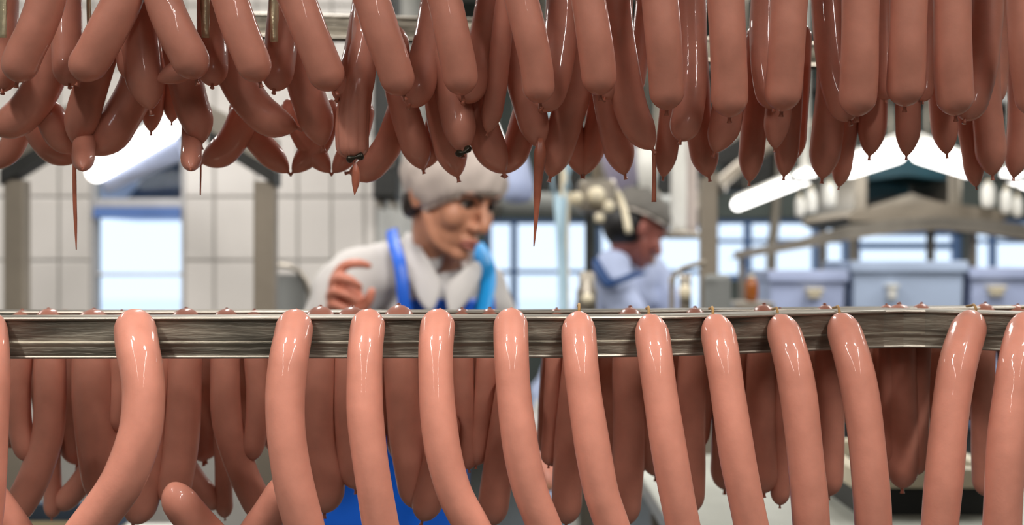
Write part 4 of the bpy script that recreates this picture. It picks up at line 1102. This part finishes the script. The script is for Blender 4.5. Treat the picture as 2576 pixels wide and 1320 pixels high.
def make_body(parent, Th, nb, chest, waist, hip, shR, shL, elR, wrR, elL, wrL, feet, lat, fwd, skin, handR=None, voxel=0.0042):
    bm = bmesh.new(); build_head(bm, Th)
    jaw = Th @ Vector((0, 0.022, -0.055)); limb(bm, [Th @ Vector((0, 0.03, 0.0)), jaw, nb.lerp(jaw, 0.4), nb-Vector((0, 0, 0.03))], [0.056, 0.053, 0.053, 0.062], 18, 12)
    limb(bm, [nb-Vector((0, 0, 0.02)), chest, waist, hip], [0.075, 0.125, 0.115, 0.135], 22, 18)
    limb(bm, [shR-Vector((0, 0, 0.02)), nb-Vector((0, 0, 0.03)), shL-Vector((0, 0, 0.02))], [0.038, 0.05, 0.038], 16, 12)
    for sh, el, wr in ((shR, elR, wrR), (shL, elL, wrL)):
        limb(bm, [sh, sh.lerp(el, 0.5), el, el.lerp(wr, 0.35), wr], [0.046, 0.042, 0.036, 0.035, 0.024], 14, 22)
    if handR: handR(bm)
    else: hand_simple(bm, wrR, (wrR-elR), lat, 1)
    hand_simple(bm, wrL, (wrL-elL), -lat, 1)
    for ft in feet:
        hp = Vector((ft.x, ft.y, hip.z-0.03)); kn = Vector((ft.x, ft.y, 0.47))+fwd*0.03; an = Vector((ft.x, ft.y, 0.09))
        limb(bm, [hp.lerp(hip, 0.3), hp, kn, kn.lerp(an, 0.35), an], [0.09, 0.085, 0.055, 0.056, 0.038], 16, 24)
        limb(bm, [an-Vector((0, 0, 0.03))-fwd*0.03, an-Vector((0, 0, 0.05))+fwd*0.08, an-Vector((0, 0, 0.06))+fwd*0.17], [0.042, 0.040, 0.026], 14, 10)
    return fuse('body', bm, voxel, skin, parent, 9, head_sculpt(Th))
def make_coat(parent, nb, chest, waist, hip, shR, shL, elR, wrR, elL, wrL, m, lat, hem=0.30, hump=None):
    bm = bmesh.new()
    knee = Vector((hip.x, hip.y, hip.z-hem))
    def ring_body(pts, rx, ry):
        n = 28; vs = []
        for p, a, b in zip(pts, rx, ry):
            vs.append([bm.verts.new(p+lat*math.cos(2*PI*k/n)*a+fw2*math.sin(2*PI*k/n)*b) for k in range(n)])
        for A_, B_ in zip(vs, vs[1:]):
            for k in range(n): bm.faces.new((A_[k], A_[(k+1) % n], B_[(k+1) % n], B_[k]))
        bm.faces.new(vs[0]); bm.faces.new(vs[-1])
    fw2 = lat.cross(Vector((0, 0, 1)))
    ring_body([nb+Vector((0, 0, 0.022)), nb-Vector((0, 0, 0.01)), nb.lerp(chest, 0.35), chest, waist, hip, knee], [0.062, 0.10, 0.165, 0.185, 0.175, 0.195, 0.225], [0.066, 0.08, 0.105, 0.128, 0.132, 0.15, 0.17])
    for sh, el, wr in ((shR, elR, wrR), (shL, elL, wrL)):
        end = el.lerp(wr, 0.86)
        if hump: limb(bm, [sh-Vector((0, 0, 0.01)), nb.lerp(sh, 0.55)+hump*0.55, nb+hump], [0.060, 0.070, 0.075], 16, 12)
        limb(bm, [nb.lerp(sh, 0.45), sh, sh.lerp(el, 0.5), el, el.lerp(wr, 0.4), end], [0.06, 0.070, 0.066, 0.062, 0.056, 0.046], 18, 24)
    rs = random.Random(2)
    def folds(co):
        d = 0.0045*np.sin(co[:, 2]*62+co[:, 0]*28)*np.sin(co[:, 0]*37-co[:, 1]*22+1.3)
        co[:, 0] += d; co[:, 1] -= d
        return co
    return fuse('coat', bm, 0.009, m, parent, 5, folds)

make_body(W, Th, nb, chest, waist, hip, shR, shL, elR, wrR, elL, wrL, (ftR, ftL), lat, fwd, M_skin, hand_right)
bd = [o for o in W.children if o.name.startswith('body')][0]
bd.data.materials.append(M_handskin)          # chilled, reddened hands
for p in bd.data.polygons:
    if (p.center-P(870, 740, 2.44)).length < 0.125 or (p.center-wrL).length < 0.16: p.material_index = 1
head_parts(Th, W)
coat = make_coat(W, nb, chest, waist, hip, shR, shL, elR, wrR, elL, wrL, M_coat, lat, 0.36, Vector((-0.045, 0.09, 0.015)))
hair_net(Th, W)
bm = bmesh.new()
ell(bm, Th @ Vector((0, 0.072, -0.03)), (0.058, 0.036, 0.052), Th.to_3x3()); ell(bm, Th @ Vector((-0.058, 0.048, -0.028)), (0.016, 0.026, 0.04), Th.to_3x3()); ell(bm, Th @ Vector((0.058, 0.048, -0.028)), (0.016, 0.026, 0.04), Th.to_3x3())
bm_obj('hair', bm, M_hair, W, True)
# trousers and boots
bm = bmesh.new()
for ft in (ftR, ftL):
    hp = Vector((ft.x, ft.y, hip.z-0.03)); kn = Vector((ft.x, ft.y, 0.47))+fwd*0.03
    limb(bm, [hp.lerp(hip, 0.3), hp, kn, Vector((ft.x, ft.y, 0.22))], [0.11, 0.105, 0.075, 0.068], 16, 20)
fuse('trousers', bm, 0.012, M_white, W, 4)
for ft in (ftR, ftL):
    bm = bmesh.new()
    limb(bm, [Vector((ft.x, ft.y, 0.36)), Vector((ft.x, ft.y, 0.15)), Vector((ft.x, ft.y, 0.065))], [0.072, 0.062, 0.06], 16, 12)
    limb(bm, [Vector((ft.x, ft.y, 0.055))-fwd*0.05, Vector((ft.x, ft.y, 0.055))+fwd*0.08, Vector((ft.x, ft.y, 0.045))+fwd*0.19], [0.055, 0.054, 0.042], 16, 12)
    fuse('boot', bm, 0.009, M_white, W, 3)
# collar: stand-up band and two lapel flaps
def CP(px, py, d): return P(px, py, d)
rows = []
for k in range(13):
    a = math.radians(-62+k*(304/12.0)+0)      # open at the front
    dirv = lat*math.sin(a+PI)*1.0+fwd*-math.cos(a+PI)*-1.0
    dirv = lat*math.sin(math.radians(28+k*(304/12.0)))+fwd*math.cos(math.radians(28+k*(304/12.0)))
    rows.append([nb+dirv*0.082+Vector((0, 0, 0.006)), nb+dirv*0.076+fwd*0.012+Vector((0, 0, 0.036)), nb+dirv*0.073+fwd*0.022+Vector((0, 0, 0.062))])
slab('collar_band', rows, 0.003, M_coat, W)
fl = 2.66
slab('collar_flap', [[CP(1026, 572, 2.74), CP(1012, 602, 2.735), CP(1004, 640, 2.70)], [CP(1058, 618, 2.66), CP(1040, 665, 2.64), CP(1026, 700, 2.635)], [CP(1086, 668, 2.62), CP(1068, 716, 2.60), CP(1048, 748, 2.60)], [CP(1112, 706, 2.60), CP(1102, 752, 2.585), CP(1084, 800, 2.58)]], 0.003, M_coat, W)
slab('collar_flap', [[CP(1196, 652, 2.68), CP(1206, 664, 2.69), CP(1216, 682, 2.70)], [CP(1172, 672, 2.63), CP(1186, 700, 2.63), CP(1196, 728, 2.64)], [CP(1140, 700, 2.61), CP(1150, 740, 2.59), CP(1164, 776, 2.60)], [CP(1120, 716, 2.60), CP(1122, 760, 2.585), CP(1132, 806, 2.58)]], 0.003, M_coat, W)
# apron: bib and skirt over the coat front, straps over the shoulders
def front(u, z):
    """point on the coat front; u = sideways metres"""
    pts = [nb, chest, waist, hip, hip-Vector((0, 0, 0.36))]; fy = [0.095, 0.150, 0.152, 0.170, 0.190]; wx = [0.14, 0.21, 0.20, 0.215, 0.24]
    for i in range(4):
        if pts[i].z >= z >= pts[i+1].z or i == 3:
            t = (pts[i].z-z)/(pts[i].z-pts[i+1].z); c = pts[i].lerp(pts[i+1], t); b = fy[i]*(1-t)+fy[i+1]*t; a = wx[i]*(1-t)+wx[i+1]*t; break
    q = max(-0.98, min(0.98, u/a))
    return c+lat*u+fwd*(b*math.sqrt(1-q*q)+0.006)
zt_ = nb.z-0.048
rows = []
for z, hw in ((zt_, 0.125), (zt_-0.05, 0.135), (zt_-0.11, 0.15), (zt_-0.2, 0.175), (zt_-0.30, 0.185), (zt_-0.42, 0.195), (zt_-0.56, 0.20), (zt_-0.70, 0.205)):
    rows.append([front(hw*k/4.0, z) for k in range(-4, 5)])
ap = slab('apron', rows, 0.003, M_blue, W)
def strap(pts, wd, m):
    v, f = sweep(pts, lambda t, s_, T_: wd, 10, 30, flat=0.2)
    return mesh_obj('apron_strap', v, f, m, ap, True)
strap([CP(986, 578, 2.70), CP(987, 592, 2.66), CP(992, 615, 2.61), CP(1004, 655, 2.57), CP(1011, 700, 2.555), CP(1015, 748, 2.55), CP(1020, 790, 2.55)], 0.0135, M_blue)
strap([CP(1196, 622, 2.80), CP(1212, 645, 2.75), CP(1224, 676, 2.70), CP(1226, 715, 2.685), CP(1218, 760, 2.67), CP(1210, 800, 2.66)], 0.021, M_cyan)
strap([front(0.02, nb.z-0.36)+fwd*0.02, P(1190, 905, 2.40), P(1190, 1000, 2.38), P(1192, 1050, 2.38)], 0.008, M_blue)

# ---- second worker beyond, head bowed, seen from the side
V = empty('person', None, 'second worker farther off, dark hair under a grey cap, bowed over in pale blue', 'person')
Th2 = Matrix.Translation(P(1604, 580, 4.4)) @ Matrix.Rotation(math.radians(112), 4, 'Z') @ Matrix.Rotation(math.radians(30), 4, 'X') @ Matrix.Scale(1.02, 4)
yaw2 = math.radians(60)
fwd2 = Vector((math.sin(yaw2), -math.cos(yaw2), 0)); lat2 = Vector((math.cos(yaw2), math.sin(yaw2), 0))
nb2 = P(1585, 668, 4.48)
ch2 = nb2-fwd2*0.07+Vector((0, 0, -0.15)); wa2 = nb2-fwd2*0.17+Vector((0, 0, -0.33)); hi2 = nb2-fwd2*0.22+Vector((0, 0, -0.45))
sR2 = nb2-lat2*0.16+Vector((0, 0, -0.02)); sL2 = nb2+lat2*0.16+Vector((0, 0, -0.02))
eR2 = sR2+fwd2*0.12-lat2*0.03+Vector((0, 0, -0.23)); wR2 = eR2+fwd2*0.22+lat2*0.03+Vector((0, 0, -0.02))
eL2 = sL2+fwd2*0.12+lat2*0.03+Vector((0, 0, -0.23)); wL2 = eL2+fwd2*0.22-lat2*0.03+Vector((0, 0, -0.02))
f2 = [Vector((hi2.x+lat2.x*s*0.11, hi2.y+lat2.y*s*0.11, 0)) for s in (-1, 1)]
make_body(V, Th2, nb2, ch2, wa2, hi2, sR2, sL2, eR2, wR2, eL2, wL2, f2, lat2, fwd2, mat('ruddy_skin', (0.33, 0.11, 0.085, 1), 0.5, var=0.1), None, 0.006)
head_parts(Th2, V)
make_coat(V, nb2, ch2, wa2, hi2, sR2, sL2, eR2, wR2, eL2, wL2, M_bluecoat, lat2, 0.4)
hair_net(Th2, V, mat('grey_cap', srgb(104, 100, 94), 0.8, var=0.1), nape=0.03, front=0.05)
bm = bmesh.new(); ell(bm, Th2 @ Vector((0, 0.048, -0.008)), (0.081, 0.080, 0.080), Th2.to_3x3())
bm_obj('hair', bm, mat('black_hair', srgb(16, 12, 12), 0.5), V, True)
rows = []
for k in range(13):
    a = math.radians(28+k*(304/12.0)); dv = lat2*math.sin(a)+fwd2*math.cos(a)
    rows.append([nb2+dv*0.085+Vector((0, 0, 0.0)), nb2+dv*0.08+fwd2*0.01+Vector((0, 0, 0.03)), nb2+dv*0.078+fwd2*0.02+Vector((0, 0, 0.055))])
slab('collar_band', rows, 0.004, M_cream, V)
v, f = sweep([P(1492, 655, 4.30), P(1512, 690, 4.25), P(1532, 712, 4.22), P(1562, 704, 4.18), P(1592, 692, 4.18), P(1615, 686, 4.22)], lambda t, s_, T_: 0.019, 8, 30, flat=0.3)
mesh_obj('apron_strap', v, f, mat('dark_blue', srgb(14, 62, 118), 0.5), V, True)
bm = bmesh.new()
for ft in f2:
    hp = Vector((ft.x, ft.y, hi2.z-0.03)); limb(bm, [hp.lerp(hi2, 0.3), hp, Vector((ft.x, ft.y, 0.47))+fwd2*0.03, Vector((ft.x, ft.y, 0.18))], [0.11, 0.105, 0.075, 0.068], 16, 20)
fuse('trousers', bm, 0.014, M_white, V, 4)
for ft in f2:
    bm = bmesh.new(); limb(bm, [Vector((ft.x, ft.y, 0.055))-fwd2*0.05, Vector((ft.x, ft.y, 0.055))+fwd2*0.08, Vector((ft.x, ft.y, 0.045))+fwd2*0.19], [0.055, 0.054, 0.042], 16, 12)
    limb(bm, [Vector((ft.x, ft.y, 0.26)), Vector((ft.x, ft.y, 0.065))], [0.062, 0.06], 16, 12)
    fuse('boot', bm, 0.010, M_white, V, 3)
